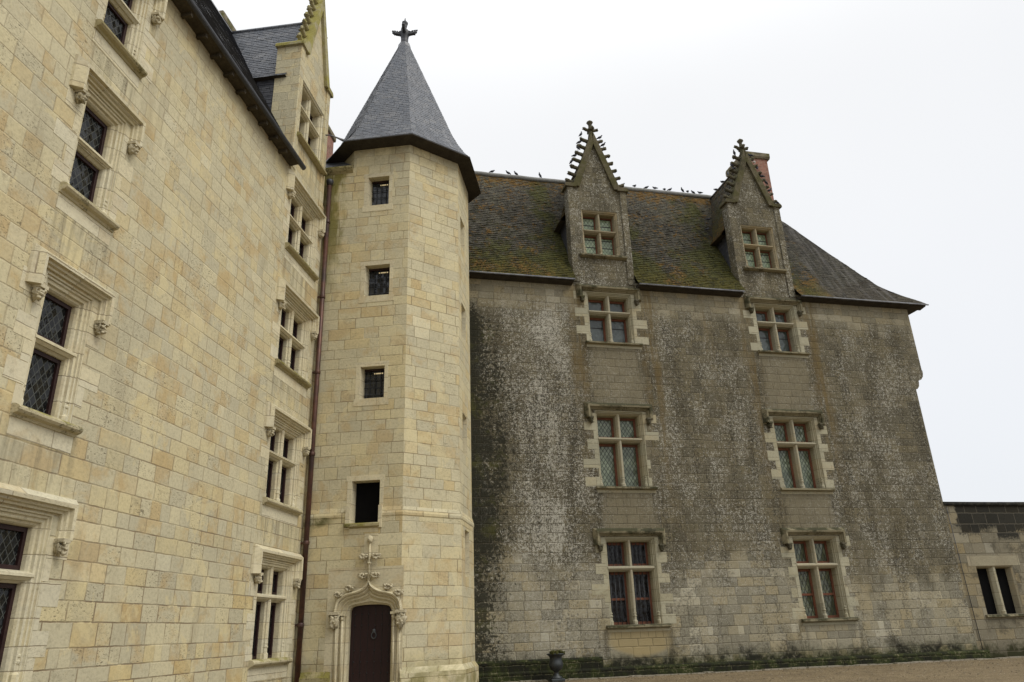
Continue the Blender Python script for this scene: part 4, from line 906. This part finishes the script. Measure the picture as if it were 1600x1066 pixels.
w4 = tower_window(fwin[3][0], fwin[3][1], 4.78, 6.06, AP, 'open')
for q in slits: tower_window(*q, AP, 'slit', 2)
tower_window(-0.5, 0.25, 3.25, 4.7, APL, 'slit', 2)
sm = MB(); sm.extr_x([(-AP + 0.4, 4.78), (-AP - 0.1, 4.775), (-AP - 0.16, 4.74), (-AP - 0.16, 4.67), (-AP - 0.05, 4.62), (-AP + 0.05, 4.62)], fwin[3][0] - 0.14, fwin[3][1] + 0.05)
sm.build('sill', 'sill_green', w4)
sm = MB()
for a, b in ((fwin[3][0] - 0.13, fwin[3][0]), (fwin[3][1], fwin[3][1] + 0.11)): sm.box(a, b, -APL - 0.06, -AP, 4.62, ZS + 0.26)
sm.box(fwin[3][0], fwin[3][1], -APL - 0.006, -AP + 0.1, 4.5, 4.77); sm.build('jamb', 'trim_tower', w4)

# ogee doorway
def catmull(pts, n):
    out = []
    P = [pts[0]] + pts + [pts[-1]]
    for i in range(1, len(P) - 2):
        for k in range(n):
            t = k / n; a, b, c, d = P[i - 1], P[i], P[i + 1], P[i + 2]
            out.append(tuple(0.5 * ((2 * b[j]) + (-a[j] + c[j]) * t + (2 * a[j] - 5 * b[j] + 4 * c[j] - d[j]) * t * t + (-a[j] + 3 * b[j] - 3 * c[j] + d[j]) * t ** 3) for j in range(2)))
    out.append(pts[-1]); return out
def resample(pts, n):
    L = [0]
    for a, b in zip(pts, pts[1:]): L.append(L[-1] + math.hypot(b[0] - a[0], b[1] - a[1]))
    out = []
    for k in range(n):
        d = L[-1] * k / (n - 1); i = 0
        while i < len(L) - 2 and L[i + 1] < d: i += 1
        t = (d - L[i]) / max(1e-9, L[i + 1] - L[i]); out.append((lerp(pts[i][0], pts[i + 1][0], t), lerp(pts[i][1], pts[i + 1][1], t)))
    return out
HO = 1.02; ZSP = 2.22
outer_h = resample(catmull([(-HO, ZSP), (-HO + 0.03, 2.42), (-0.93, 2.60), (-0.77, 2.735), (-0.56, 2.80), (-0.34, 2.845), (-0.15, 2.94), (-0.045, 3.05), (0.0, 3.20)], 8), 22)
inner_h = resample(catmull([(-0.63, ZSP), (-0.61, 2.33), (-0.52, 2.415), (-0.25, 2.455), (-0.1, 2.46), (0, 2.462)], 8), 22)
def full(h): return h + [(-x, z) for x, z in h[-2::-1]]
oc, ic = full(outer_h), full(inner_h)
DP = [(0.0, 0.01), (0.0, -0.11), (0.10, -0.15), (0.20, -0.12), (0.24, -0.04), (0.34, -0.05), (0.42, 0.0), (0.46, 0.05), (0.58, 0.03), (0.66, 0.08), (0.74, 0.12), (0.86, 0.10), (0.93, 0.16), (1.0, 0.20), (1.0, 0.42)]
loops = []
for w_, y in DP:
    c = [(DXC + lerp(o[0], i[0], w_), -APL + y, lerp(o[1], i[1], w_)) for o, i in zip(oc, ic)]
    f0 = DXC + lerp(-HO, -0.63, w_)
    f1 = DXC + lerp(HO, 0.63, w_)
    loops.append(c)
mb = MB(); mb.loft(loops, False)
jl = []
for w_, y in DP:                     # jambs below the springing, set slightly inside the hood
    y = y if w_ > 0.22 else 0.012
    if w_ in (0.10, 0.0) and y != 0.012: continue
    jl.append([(DXC + lerp(-HO, -0.63, w_), -APL + y, z) for z in (0, ZSP)])
mb.loft([[p for p in l] for l in jl], False); mb.loft([[(2 * DXC - p[0], p[1], p[2]) for p in l] for l in jl], False)
# spandrel plate behind the arch
pl = [(DXC + x, -APL - 0.006, z) for x, z in oc]
top = [(p[0], p[1], 3.5) for p in pl]; mb.loft([pl, top], False)
mb.box(DXC - 1.25, DXC - HO + 0.0, -APL - 0.006, -APL + 0.01, 0.0, 3.5); 
w2 = APL * T225
mb.box(DXC + HO - 0.15, w2, -APL - 0.003, -APL + 0.01, 0.0, 3.5) if DXC + HO - 0.15 < w2 else None
for sg in (-1, 1):
    for xx in (0.93, 0.76): mb.tube([(DXC + sg * xx, -APL - 0.02, 0.35), (DXC + sg * xx, -APL - 0.02, ZSP - 0.1)], 0.035, 8); base_ring(mb, DXC + sg * xx, -APL + 0.0, 0.0, 0.8)
    mb.box(DXC + sg * 0.86 - 0.19, DXC + sg * 0.86 + 0.19, -APL - 0.09, -APL + 0.05, ZSP - 0.05, ZSP + 0.02)
    for xx in (0.93, 0.76): mb.blob((DXC + sg * xx, -APL - 0.03, ZSP - 0.12), (0.06, 0.06, 0.07), xx + sg, 0.5, 8, 2)
surround = mb.build('door_surround', 'trim_tower', TB)
mb = MB()                            # pinnacle over the ogee
mb.tube([(DXC, -APL - 0.10, 3.12), (DXC, -APL - 0.08, 3.65), (DXC, -APL - 0.07, 4.25)], [0.05, 0.035, 0.03], 6)
mb.lathe([(0.035, 0), (0.07, 0.025), (0.07, 0.045), (0.035, 0.07)], (DXC, -APL - 0.08, 3.56), 8)
mb.blob((DXC, -APL - 0.08, 4.28), (0.075, 0.07, 0.10), 4, 0.4, 9, 3)
mb.box(DXC - 0.20, DXC + 0.22, -APL - 0.008, -APL + 0.005, 3.5, 4.46)
mb.build('pinnacle', 'trim_tower', surround)
for i, (x, z, r) in enumerate(((-0.19, 3.80, 0.10), (0.19, 3.80, 0.10), (-0.19, 3.26, 0.105), (0.19, 3.26, 0.105), (-0.57, 2.93, 0.11), (0.57, 2.93, 0.11), (-0.90, 2.76, 0.11), (0.90, 2.76, 0.11))):
    q = MB(); rl = random.Random(i + 50); sg = 1 if x > 0 else -1
    q.tube([(DXC + x - sg * (0.16 if z > 3 else 0.05), -APL - 0.03, z - (0.02 if z > 3.5 else 0.13)), (DXC + x - sg * 0.03, -APL - 0.09, z - 0.03), (DXC + x, -APL - 0.12, z)], [0.03, 0.045, 0.05], 7)
    for a in range(14):                # a tuft of small folded leaves
        an = a * 2.4; rr = r * (0.35 + 0.65 * ((a * 0.37) % 1))
        q.blob((DXC + x + rr * cos(an) * 1.25, -APL - 0.10 - rl.uniform(0, 0.05), z + rr * sin(an) * 0.8), (rl.uniform(0.034, 0.052), 0.036, rl.uniform(0.026, 0.042)), a + i, 0.5, 6, 2)
    q.build('leaf_carving', 'carved', surround)
for sg in (-1, 1):
    q = MB(); q.box(DXC + sg * 0.98 - 0.15, DXC + sg * 0.98 + 0.15, -APL - 0.2, -APL, ZSP - 0.02, ZSP + 0.06)
    q.blob((DXC + sg * 0.98, -APL - 0.09, ZSP - 0.2), (0.13, 0.11, 0.22), sg + 9, 0.6, 9, 3, 0.4)
    for a in range(5): q.blob((DXC + sg * 0.98 + 0.07 * cos(a * 2.4), -APL - 0.17, ZSP - 0.08 - a * 0.055), (0.045, 0.04, 0.04), a, 0.5, 7, 2)
    q.build('corbel', 'carved', surround)
mb = MB(); mb.face([(DXC - 0.66, -APL + 0.36, 0.0), (DXC + 0.66, -APL + 0.36, 0.0), (DXC + 0.66, -APL + 0.36, 2.5), (DXC - 0.66, -APL + 0.36, 2.5)])
door = mb.build('door', 'door', TB)
mb = MB()
for z in (0.35, 0.62, 0.92, 1.22, 1.9, 2.2):
    for i in range(6): mb.lathe([(0.022, 0), (0.016, 0.012), (0.004, 0.018)], (0, 0, 0), 6) if False else mb.blob((DXC - 0.5 + i * 0.2, -APL + 0.355, z), (0.022, 0.015, 0.022), i, 0.0, 1, 1)
mb.build('studs', 'iron', door)
mb = MB(); mb.tube([(DXC + 0.08 + 0.07 * cos(a), -APL + 0.325, 1.62 + 0.09 * sin(a)) for a in [2 * pi * k / 12 for k in range(13)]], 0.016, 6)
mb.blob((DXC + 0.08, -APL + 0.34, 1.74), (0.05, 0.03, 0.06), 1, 0.2, 4, 2); mb.build('knocker', 'iron_grey', door)
mb = MB(); mb.box(DXC - 0.9, DXC + 0.9, -APL - 0.55, -APL + 0.4, 0.0, 0.12, 0.02); mb.build('threshold', 'trim_tower', TB)
mb = MB(); mb.box(-1.95, DXC - 1.05, -APL - 0.12, -APL + 0.01, 0, 0.55); mb.extr_x([(-APL - 0.12, 0.55), (-APL + 0.01, 0.55), (-APL + 0.01, 0.72)], -1.95, DXC - 1.05); mb.build('plinth', 'sill_green', TB)

# ================================================================== RIGHT WING (dark, lichen covered)
RB = thing('slate_roofed_wing', 'dark lichen-covered stone wing with two crocketed dormers and mossy hipped slate roof', 'building', (OR[0], OR[1], 0), RZ_R)
cols = [(9.74, 11.76), (17.50, 19.50)]
rowsR = [(1.69, 4.74, 3.62), (6.62, 9.60, 8.47), (12.52, 14.76, 13.88)]
holes = [(a, b, z0, z1) for a, b in cols for z0, z1, _ in rowsR]
RX0, RX1, RXU = 2.4, 24.93, 25.47
ZEV = 15.12
mb = MB(); mb.grid_wall(RX0, RX1, 0, 11.95, holes); mb.grid_wall(RX0, RX1, 11.95, ZEV + 0.2, holes); mb.grid_wall(RX1, RXU, 11.95, ZEV + 0.2, [])
for x, z0, z1 in ((RX0, 0, 15.3), (RX1, 0, 11.95), (RXU, 11.95, 15.3)): mb.face([(x, 0, z0), (x, 7.1, z0), (x, 7.1, z1), (x, 0, z1)])
mb.face([(RX0, 7.1, 0), (RXU, 7.1, 0), (RXU, 7.1, 15.3), (RX0, 7.1, 15.3)]); mb.face([(RX0, 0, 15.3), (RX0, 7.1, 15.3), (RX0, 3.55, 22.4)])
mb.build('wall', 'stone_right', RB, recalc=False)
mb = MB()
pc = [(RX1 - 0.02, 11.05), (RX1 + 0.10, 11.10), (RX1 + 0.20, 11.22), (RX1 + 0.24, 11.40), (RX1 + 0.24, 11.48), (RX1 + 0.40, 11.54), (RX1 + 0.52, 11.68), (RX1 + 0.57, 11.85), (RX1 + 0.57, 11.98), (RX1 - 0.02, 11.98)]
mb.prism(pc, 0.004, 1.2); mb.build('corbel_course', 'stone_dormer', RB)
mb = MB()
zt = 0.32
mb.extr_x([(0.0, 0.0), (-0.16, 0.0), (-0.16, zt - 0.05), (-0.10, zt), (0.0, zt + 0.02)], 3.5, 25.3)
mb.extr_x([(0.0, 0.30), (-0.08, 0.30), (-0.08, 0.62), (0.0, 0.68)], 3.5, 9.35)
mb.build('plinth', 'plinth', RB)
RT = ('trim_right', 'hood_dark', 'hood_dark', 'crocket_dark')
gl = {(0, 0): 'glass_dark', (1, 0): 'glass_curtain', (0, 1): 'glass_green', (1, 1): 'glass_green', (0, 2): 'glass_teal', (1, 2): 'glass_teal'}
for ci, (a, b) in enumerate(cols):
    for ri, (z0, z1, zt_) in enumerate(rowsR):
        window(RB, a, b, z0, z1, zt_, JAMB_R, True, RT, gl[(ci, ri)], (0, 0, 0.30), 'slab', (0.14, 0.50), ('red_wood', None, 'trim_cross'), seed=ci * 3 + ri + 2, bars=4 if (ci, ri) == (0, 0) else None, midbar=(ri == 0), mull_w=0.18, fth=0.092)
# bell-cast roof with hip at the right end
def prof_f(o):    # o = 0..1 along front slope -> (y, z)
    pts = [(-0.42, 15.12), (0.28, 16.12), (1.0, 17.48), (3.55, 22.42)]
    Ls = [0]; 
    for p, q in zip(pts, pts[1:]): Ls.append(Ls[-1] + math.hypot(q[0] - p[0], q[1] - p[1]))
    d = o * Ls[-1]
    for i in range(3):
        if d <= Ls[i + 1] + 1e-9:
            t = (d - Ls[i]) / (Ls[i + 1] - Ls[i]); return lerp(pts[i][0], pts[i + 1][0], t), lerp(pts[i][1], pts[i + 1][1], t)
HIP = [(15.12, 26.25), (15.75, 25.2), (16.35, 24.45), (17.48, 23.75), (18.5, 23.15), (20.0, 22.3), (22.42, 20.85)]
def hip_x(z):
    for (z0, x0), (z1, x1) in zip(HIP, HIP[1:]):
        if z <= z1: return lerp(x0, x1, (z - z0) / (z1 - z0))
    return HIP[-1][1]
def rn(x, y, z, amp=0.045):
    return amp * mnoise.noise(V((x * 0.7, z * 0.7, 1.3))) + amp * 0.45 * mnoise.noise(V((x * 3.1, z * 3.1, 5.0)))
mb = MB()
def roof_piece(xa, xb, o0, hip=False, nx=None, no=56):
    nx = nx or max(4, int((xb - xa) / 0.16))
    rs = random.Random(int(xa * 100)); N_ = V((0, -0.89, 0.46))
    def pt(i, o, l):
        y, z = prof_f(o); xe = hip_x(z) if hip else xb
        x = lerp(xa, xe, i / nx); d = rn(x, y, z) + l
        return (x, y - d * 0.89, z + d * 0.46), (x, o * 8.2)
    for j in range(no):
        oa, ob = lerp(o0, 1, j / no), lerp(o0, 1, (j + 1) / no)
        for i in range(nx):
            l = rs.uniform(0.008, 0.028) * (0.4 if hip else 1); sk = rs.uniform(-0.006, 0.006)
            if rs.random() < 0.02: l += 0.02
            (p0, u0), (p1, u1) = pt(i, oa, l + sk), pt(i + 1, oa, l - sk); (p2, u2), (p3, u3) = pt(i + 1, ob, 0), pt(i, ob, 0)
            mb.face([p0, p1, p2, p3], [u0, u1, u2, u3])
            (b0, _), (b1, _) = pt(i, oa, 0), pt(i + 1, oa, 0)
            mb.face([b0, b1, p1, p0], [u0, u1, u1, u0])
D1 = (9.22, 11.97); D2 = (16.95, 19.66)
roof_piece(RX0 - 0.2, D1[0], 0); roof_piece(D1[0], D1[1], 0.16); roof_piece(D1[1], D2[0], 0); roof_piece(D2[0], D2[1], 0.16); roof_piece(D2[1], 26.25, 0, True)
# hip side and rear slope
rows, uvs = [], []
for j in range(25):
    y, z = prof_f(j / 24); yr = 7.1 - y
    rows.append([(hip_x(z), lerp(y, yr, i / 12), z) for i in range(13)]); uvs.append([(30 + lerp(y, yr, i / 12), j / 24 * 8.2) for i in range(13)])
mb.loft(rows, False, False, True, uvs=uvs)
mb.face([(RX0 - 0.2, 7.52, 15.12), (26.25, 7.52, 15.12), (20.85, 3.55, 22.42), (RX0 - 0.2, 3.55, 22.42)])
rroof = mb.build('roof', 'moss_roof', RB)
mb = MB()
for (xa, xb) in ((RX0, D1[0] - 0.08), (D1[1] + 0.05, D2[0] - 0.05), (D2[1] + 0.05, 26.2)):
    mb.extr_x([(0.01, 14.98), (-0.36, 15.03), (-0.36, 15.08), (0.01, 15.2)], xa, xb)
mb.face([(RXU, -0.4, 15.06), (26.2, -0.4, 15.06), (26.2, 7.4, 15.06), (RXU, 7.4, 15.06)])
mb.build('eaves', 'soffit', rroof)
mb = MB()
for (xa, xb) in ((RX0, D1[0] - 0.06), (D1[1] + 0.04, D2[0] - 0.04), (D2[1] + 0.04, 26.3)):
    mb.tube([(xa, -0.43, 15.085), (lerp(xa, xb, 0.5), -0.43, 15.08), (xb, -0.43, 15.085)], 0.035, 8)
mb.build('gutter', 'lead', rroof)
mb = MB(); pts = [(lerp(RX0, 20.85, k / 40), 3.55, 22.44 + 0.03 * mnoise.noise(V((k * 0.7, 0, 2)))) for k in range(41)]
mb.tube(pts, 0.13, 8); mb.build('ridge_cap', 'ridge', rroof)
mb = MB(); mb.box(20.56, 21.74, 3.08, 4.95, 20.2, 24.9); ch = mb.build('chimney', 'brick', RB)
mb = MB(); mb.extr_x([(3.02, 24.9), (2.96, 25.0), (2.96, 25.22), (3.06, 25.30), (5.0, 25.30), (5.08, 25.22), (5.08, 25.0), (5.02, 24.9)], 20.40, 21.88); mb.build('cap', 'capstone', ch)
for (a, b), (wx0, wx1) in ((D1, (9.80, 11.46)), (D2, (17.48, 19.14))):
    dormer(RB, a, b, 15.0, 19.82, 0.98, 22.55, (wx0, wx1, 16.52, 18.72, 17.72), ('stone_dormer', 'coping_right', 'crocket_dark', 'moss_roof', 'trim_dormer', 'hood_dark'),
           (22.35, 18.35, 1.62, 3.6), 0.45, 7, (1.0, 0.98), dict(glass='glass_green_dormer', frame=('red_wood',), fth=0.055))

# ================================================================== BOUNDARY WALL at the right
WB = thing('boundary_wall', 'lower grey stone wall with black weathered top at the far right', 'wall', (OR[0], OR[1], 0), RZ_R)
wx = (25.80, 27.62, 1.62, 3.50)
mb = MB(); mb.grid_wall(24.95, 40, 0, 5.95, [wx], 0.03)
mb.face([(24.95, 0.03, 0), (24.95, 0.9, 0), (24.95, 0.9, 5.95), (24.95, 0.03, 5.95)])
mb.face([(24.95, 0.9, 0), (40, 0.9, 0), (40, 0.9, 5.95), (24.95, 0.9, 5.95)]); mb.face([(40, 0.03, 0), (40, 0.9, 0), (40, 0.9, 5.95), (40, 0.03, 5.95)])
mb.build('wall', 'lowwall', WB, recalc=False)
mb = MB()
x = 24.93; rnd = random.Random(3)
while x < 40:
    w = rnd.uniform(0.8, 1.3); mb.extr_x([(-0.03, 5.95), (-0.05 - rnd.uniform(0, .02), 6.0), (-0.05, 6.10), (0.1, 6.13 + rnd.uniform(-.015, .015)), (0.95, 6.13), (0.97, 5.95)], x, x + w - 0.008); x += w
mb.build('coping', simple('blackened_coping', (0.020, 0.020, 0.018), 0.95, 0.1, 0, 0.4, 5, (0.05, 0.048, 0.038)), WB)
mb = MB(); P_ = [(0, 0.03), (0.02, 0.06), (0.06, 0.10), (0.10, 0.36)]
mb.loft(frame_loops(*wx, P_), False)
mb.box(wx[0] - 0.35, wx[1] + 0.4, 0.022, 0.034, wx[3], wx[3] + 0.42)
win = mb.build('window', limestone('grey_window_stone', 0.5, 3.0, [(0, (0.25, 0.22, 0.15)), (1, (0.31, 0.27, 0.19))], (0.13, 0.11, 0.08), 0.006, (0.2, 0.7), 0.5, 0.3, 0.6), WB)
mb = MB(); xc = 26.72; mb.extr_z([(xc - 0.14, 0.34), (xc - 0.14, 0.22), (xc - 0.05, 0.08), (xc + 0.05, 0.08), (xc + 0.14, 0.22), (xc + 0.14, 0.34)], wx[2], wx[3]); base_ring(mb, xc, 0.16, wx[2], 1.0)
mb.build('mullion', 'trim_right', win)
mb = MB(); mb.face([(wx[0], 0.35, wx[2]), (wx[1], 0.35, wx[2]), (wx[1], 0.35, wx[3]), (wx[0], 0.35, wx[3])]); mb.build('opening', 'black', win)
mb = MB(); mb.extr_x([(0.36, wx[2]), (-0.08, wx[2] - 0.02), (-0.10, wx[2] - 0.10), (0.03, wx[2] - 0.14)], wx[0] - 0.12, wx[1] + 0.2); mb.build('sill', 'hood_dark', win)
mb = MB(); mb.tube([(25.02, -0.012, 5.9), (25.08, -0.012, 3.0), (25.14, -0.012, 0.25)], 0.014, 6); mb.build('lead_strip', 'lead_dark', WB)

# stone edging along the foot of the right wing
mb = MB(); x = 3.6; rnd = random.Random(11)
ca, sa = cos(RZ_R), sin(RZ_R)
while x < 33:
    w = rnd.uniform(0.35, 0.8); y0 = -0.17; y1 = -0.36 - rnd.uniform(0, 0.10)
    h = rnd.uniform(0.02, 0.05); j = [rnd.uniform(-.03, .03) for _ in range(4)]
    q = [(x, y0), (x + w - 0.03, y0), (x + w - 0.03 + j[0], y1 + j[1]), (x + j[2], y1 + j[3])]
    mb.extr_z([(OR[0] + p[0] * ca - p[1] * sa, OR[1] + p[0] * sa + p[1] * ca) for p in q], -0.05, h); x += w
structure(mb.build('kerb_edging', 'kerb'))

mb = MB(); rnd = random.Random(77)
for k in range(170):
    t_ = rnd.uniform(4.6, 33); yy = -0.2 - abs(rnd.gauss(0, 0.10)); hh = rnd.uniform(0.03, 0.10)
    for b_ in range(rnd.randint(4, 8)):
        an = rnd.uniform(0, 6.28); l = hh * rnd.uniform(0.6, 1.1); w_ = 0.006
        p = Vector((OR[0] + t_ * ca - yy * sa + rnd.gauss(0, .03), OR[1] + t_ * sa + yy * ca + rnd.gauss(0, .03), 0.0))
        tip = p + Vector((cos(an) * l * 0.6, sin(an) * l * 0.6, l)); sd_ = Vector((-sin(an), cos(an), 0)) * w_
        mb.face([tuple(p - sd_), tuple(p + sd_), tuple(tip)])
pb = MB(); rnd = random.Random(31)
for k in range(2600):
    t_ = rnd.uniform(4.6, 34); yy = -0.4 - rnd.uniform(0, 1) ** 1.5 * 7; r_ = rnd.uniform(0.012, 0.032)
    cx_, cy_ = OR[0] + t_ * ca - yy * sa, OR[1] + t_ * sa + yy * ca; a0 = rnd.uniform(0, 6.28)
    q = [(cx_ + r_ * rnd.uniform(.8, 1.4) * cos(a0 + i * 1.57), cy_ + r_ * rnd.uniform(.8, 1.4) * sin(a0 + i * 1.57), r_ * 0.25) for i in range(4)]
    tp = (cx_, cy_, r_ * rnd.uniform(.8, 1.2)); bt = (cx_, cy_, -0.01)
    for i in range(4): pb.face([q[i], q[(i + 1) % 4], tp]); pb.face([q[i], q[(i + 1) % 4], bt])
pbo = pb.build('loose_stones', simple('pale_pebbles', (0.30, 0.25, 0.17), 0.9, 0.2, 0, 0.5, 1.5, (0.13, 0.10, 0.065)))
tag(pbo, 'loose pale pebbles scattered over the tan gravel court', 'pebbles'); pbo['kind'] = 'stuff'
wd = mb.build('weeds', simple('dull_green_weeds', (0.05, 0.06, 0.018), 0.9, 0.1, 0, 0.4, 5), recalc=False)
tag(wd, 'sparse low weeds and grass blades along the stone edging under the dark wing', 'weeds'); wd['kind'] = 'stuff'

# ================================================================== URN
def Rw(t, y, z): return (OR[0] + t * ca - y * sa, OR[1] + t * sa + y * ca, z)
U = thing('urn', 'dark metal garden urn topped with moss against the damp wall foot', 'urn', Rw(7.42, -0.85, 0), RZ_R)
mb = MB(); mb.lathe([(0.20, 0.10), (0.19, 0.14), (0.10, 0.20), (0.075, 0.28), (0.10, 0.32), (0.19, 0.38), (0.235, 0.48), (0.24, 0.56), (0.215, 0.62), (0.20, 0.72), (0.22, 0.78), (0.29, 0.83), (0.31, 0.86), (0.27, 0.87), (0.25, 0.80)], (0, 0, 0), 24)
mb.build('bowl', 'urn', U)
mb = MB(); mb.box(-0.23, 0.23, -0.23, 0.23, 0, 0.10, 0.02); mb.build('base', 'urn', U)
mb = MB(); rnd = random.Random(5)
for k in range(26): a = rnd.uniform(0, 6.28); r = rnd.uniform(0, 0.26); mb.blob((r * cos(a), r * sin(a), 0.86 + rnd.uniform(0, 0.05)), (0.07, 0.07, 0.05), k, 0.8, 9, 2)
mb.build('moss_fill', 'moss', U)

# ================================================================== PIGEONS
def pigeon_mesh(name, mat, pose=0):
    mb = MB(); lift = 0.05
    body = [(-0.21, 0, 0.05), (-0.15, 0, 0.065), (-0.08, 0, 0.09), (-0.01, 0, 0.115), (0.055, 0, 0.135), (0.09, 0, 0.175), (0.105, 0, 0.215), (0.125, 0, 0.238), (0.148, 0, 0.235), (0.168, 0, 0.226), (0.185, 0, 0.222)]
    rad = [0.022, 0.034, 0.055, 0.073, 0.070, 0.048, 0.034, 0.034, 0.026, 0.010, 0.004]
    if pose == 1: body = [(x * 0.8 - z * 0.45, y, x * 0.42 + z * 1.05 + 0.07) for x, y, z in body]
    if pose == 2: body = [(x, y, z - 0.02 - max(0, (x - 0.06)) * 0.45) for x, y, z in body]
    mb.tube([(x, y, z + lift) for x, y, z in body], rad, 10, flat=(1.0, 0.95))
    mid = body[3]
    for sg in (-1, 1):
        a, b = body[1], body[4]
        mb.tube([(a[0] - 0.01, sg * 0.03, a[2] + lift + 0.01), ((a[0] + b[0]) / 2, sg * 0.062, (a[2] + b[2]) / 2 + lift + 0.012), (b[0], sg * 0.055, b[2] + lift)], [0.012, 0.04, 0.02], 6, flat=(1, 0.6))
        mb.tube([(mid[0] + 0.01, sg * 0.028, mid[2] + lift - 0.04), (mid[0] + 0.015, sg * 0.03, 0.0)], 0.008, 5); mb.tube([(mid[0] - 0.01, sg * 0.03, 0.004), (mid[0] + 0.05, sg * 0.032, 0.004)], 0.006, 5)
    o = mb.build(name, mat); return o
protos = [pigeon_mesh('pigeon', 'pigeon', p) for p in (0, 1, 2)]
used = [False] * 3
white = pigeon_mesh('pigeon', 'pigeon_white', 0)
ORD = ['first', 'second', 'third', 'fourth', 'fifth', 'sixth', 'seventh', 'eighth', 'ninth', 'tenth', 'eleventh', 'twelfth']
rnd = random.Random(21)
def pigeon(t, y, z, pose, label, group, rz=None, src=None, sc=0.76):
    if src is not None: o = src
    elif not used[pose]: o = protos[pose]; used[pose] = True
    else: o = protos[pose].copy(); COL.objects.link(o)
    o.location = Rw(t, y, z); o.rotation_euler = (0, 0, (rz if rz is not None else rnd.choice((0, pi)) + rnd.uniform(-0.7, 0.7)) + RZ_R); o.scale = (sc,) * 3
    tag(o, label, 'pigeon', group)
G1, G2, G3 = 'pigeons on the main roof ridge', 'pigeons on the middle dormer gable', 'pigeons on the right dormer'
for i, t in enumerate((6.65, 7.45, 7.85, 9.05)):
    pigeon(t, 3.55, 22.56, (2, 0, 0, 1)[i], ORD[i] + ' grey pigeon from the tower on the ridge, left of the middle dormer', G1)
for i, t in enumerate((13.45, 14.1, 14.75, 15.22, 15.75, 16.05, 16.72, 17.05, 17.35, 17.75)):
    pigeon(t, 3.55, 22.56, (0, 0, 2, 0, 2, 0, 1, 0, 2, 0)[i], ORD[i] + ' grey pigeon from the middle dormer on the ridge between the dormers', G1)
def gable_t(xc, gh, zk, za, sg, k, n=7):
    tt = (k + 0.6) / (n + 0.15); return xc + sg * (gh * (1 - tt) + 0.10 + 0.26), lerp(zk, za, tt) + 0.29
for i, k in enumerate((2, 3, 4, 5, 6)):
    x, z = gable_t(10.595, 0.98, 19.82, 22.55, -1, k); pigeon(x, 0.12, z, (1, 0, 1, 0, 1)[i], 'grey pigeon on the %s crocket up the left gable edge of the middle dormer' % ORD[k], G2)
for i, k in enumerate((5, 6)):
    x, z = gable_t(10.595, 0.98, 19.82, 22.55, 1, k); pigeon(x, 0.12, z, 0, 'grey pigeon on the %s crocket up the right gable edge of the middle dormer' % ORD[k], G2)
for i, k in enumerate((1, 2, 3, 4, 6)):
    x, z = gable_t(18.305, 0.98, 19.82, 22.55, 1, k); pigeon(x, 0.12, z, (0, 1, 0, 1, 0)[i], 'grey pigeon on the %s crocket up the right gable edge of the right dormer' % ORD[k], G3)
x, z = gable_t(18.305, 0.98, 19.82, 22.55, 1, 5)
pigeon(x, 0.12, z, 0, 'white pigeon on the right gable edge of the right dormer', G3, 0.6, white)
for i, k in enumerate((4, 6)):
    x, z = gable_t(18.305, 0.98, 19.82, 22.55, -1, k); pigeon(x, 0.12, z, 1, 'grey pigeon on the %s crocket up the left gable edge of the right dormer' % ORD[k], G3)
pigeon(19.70, 0.1, 19.98, 1, 'grey pigeon on the right kneeler stone of the right dormer', G3)
for i, y in enumerate((1.0, 1.6, 2.2, 2.9)):
    pigeon(18.305, y, 22.42, (0, 1, 0, 2)[i], ORD[i] + ' grey pigeon behind the gable on the ridge of the right dormer roof', G3, pi / 2 + rnd.uniform(-.6, .6))
for i, (t, y) in enumerate(((17.1, 2.1), (16.75, 1.75))):
    pigeon(t, y - 0.1, (20.0, 19.2)[i], 0, ('upper' if i == 0 else 'lower') + ' grey pigeon in the roof valley left of the right dormer', G3)
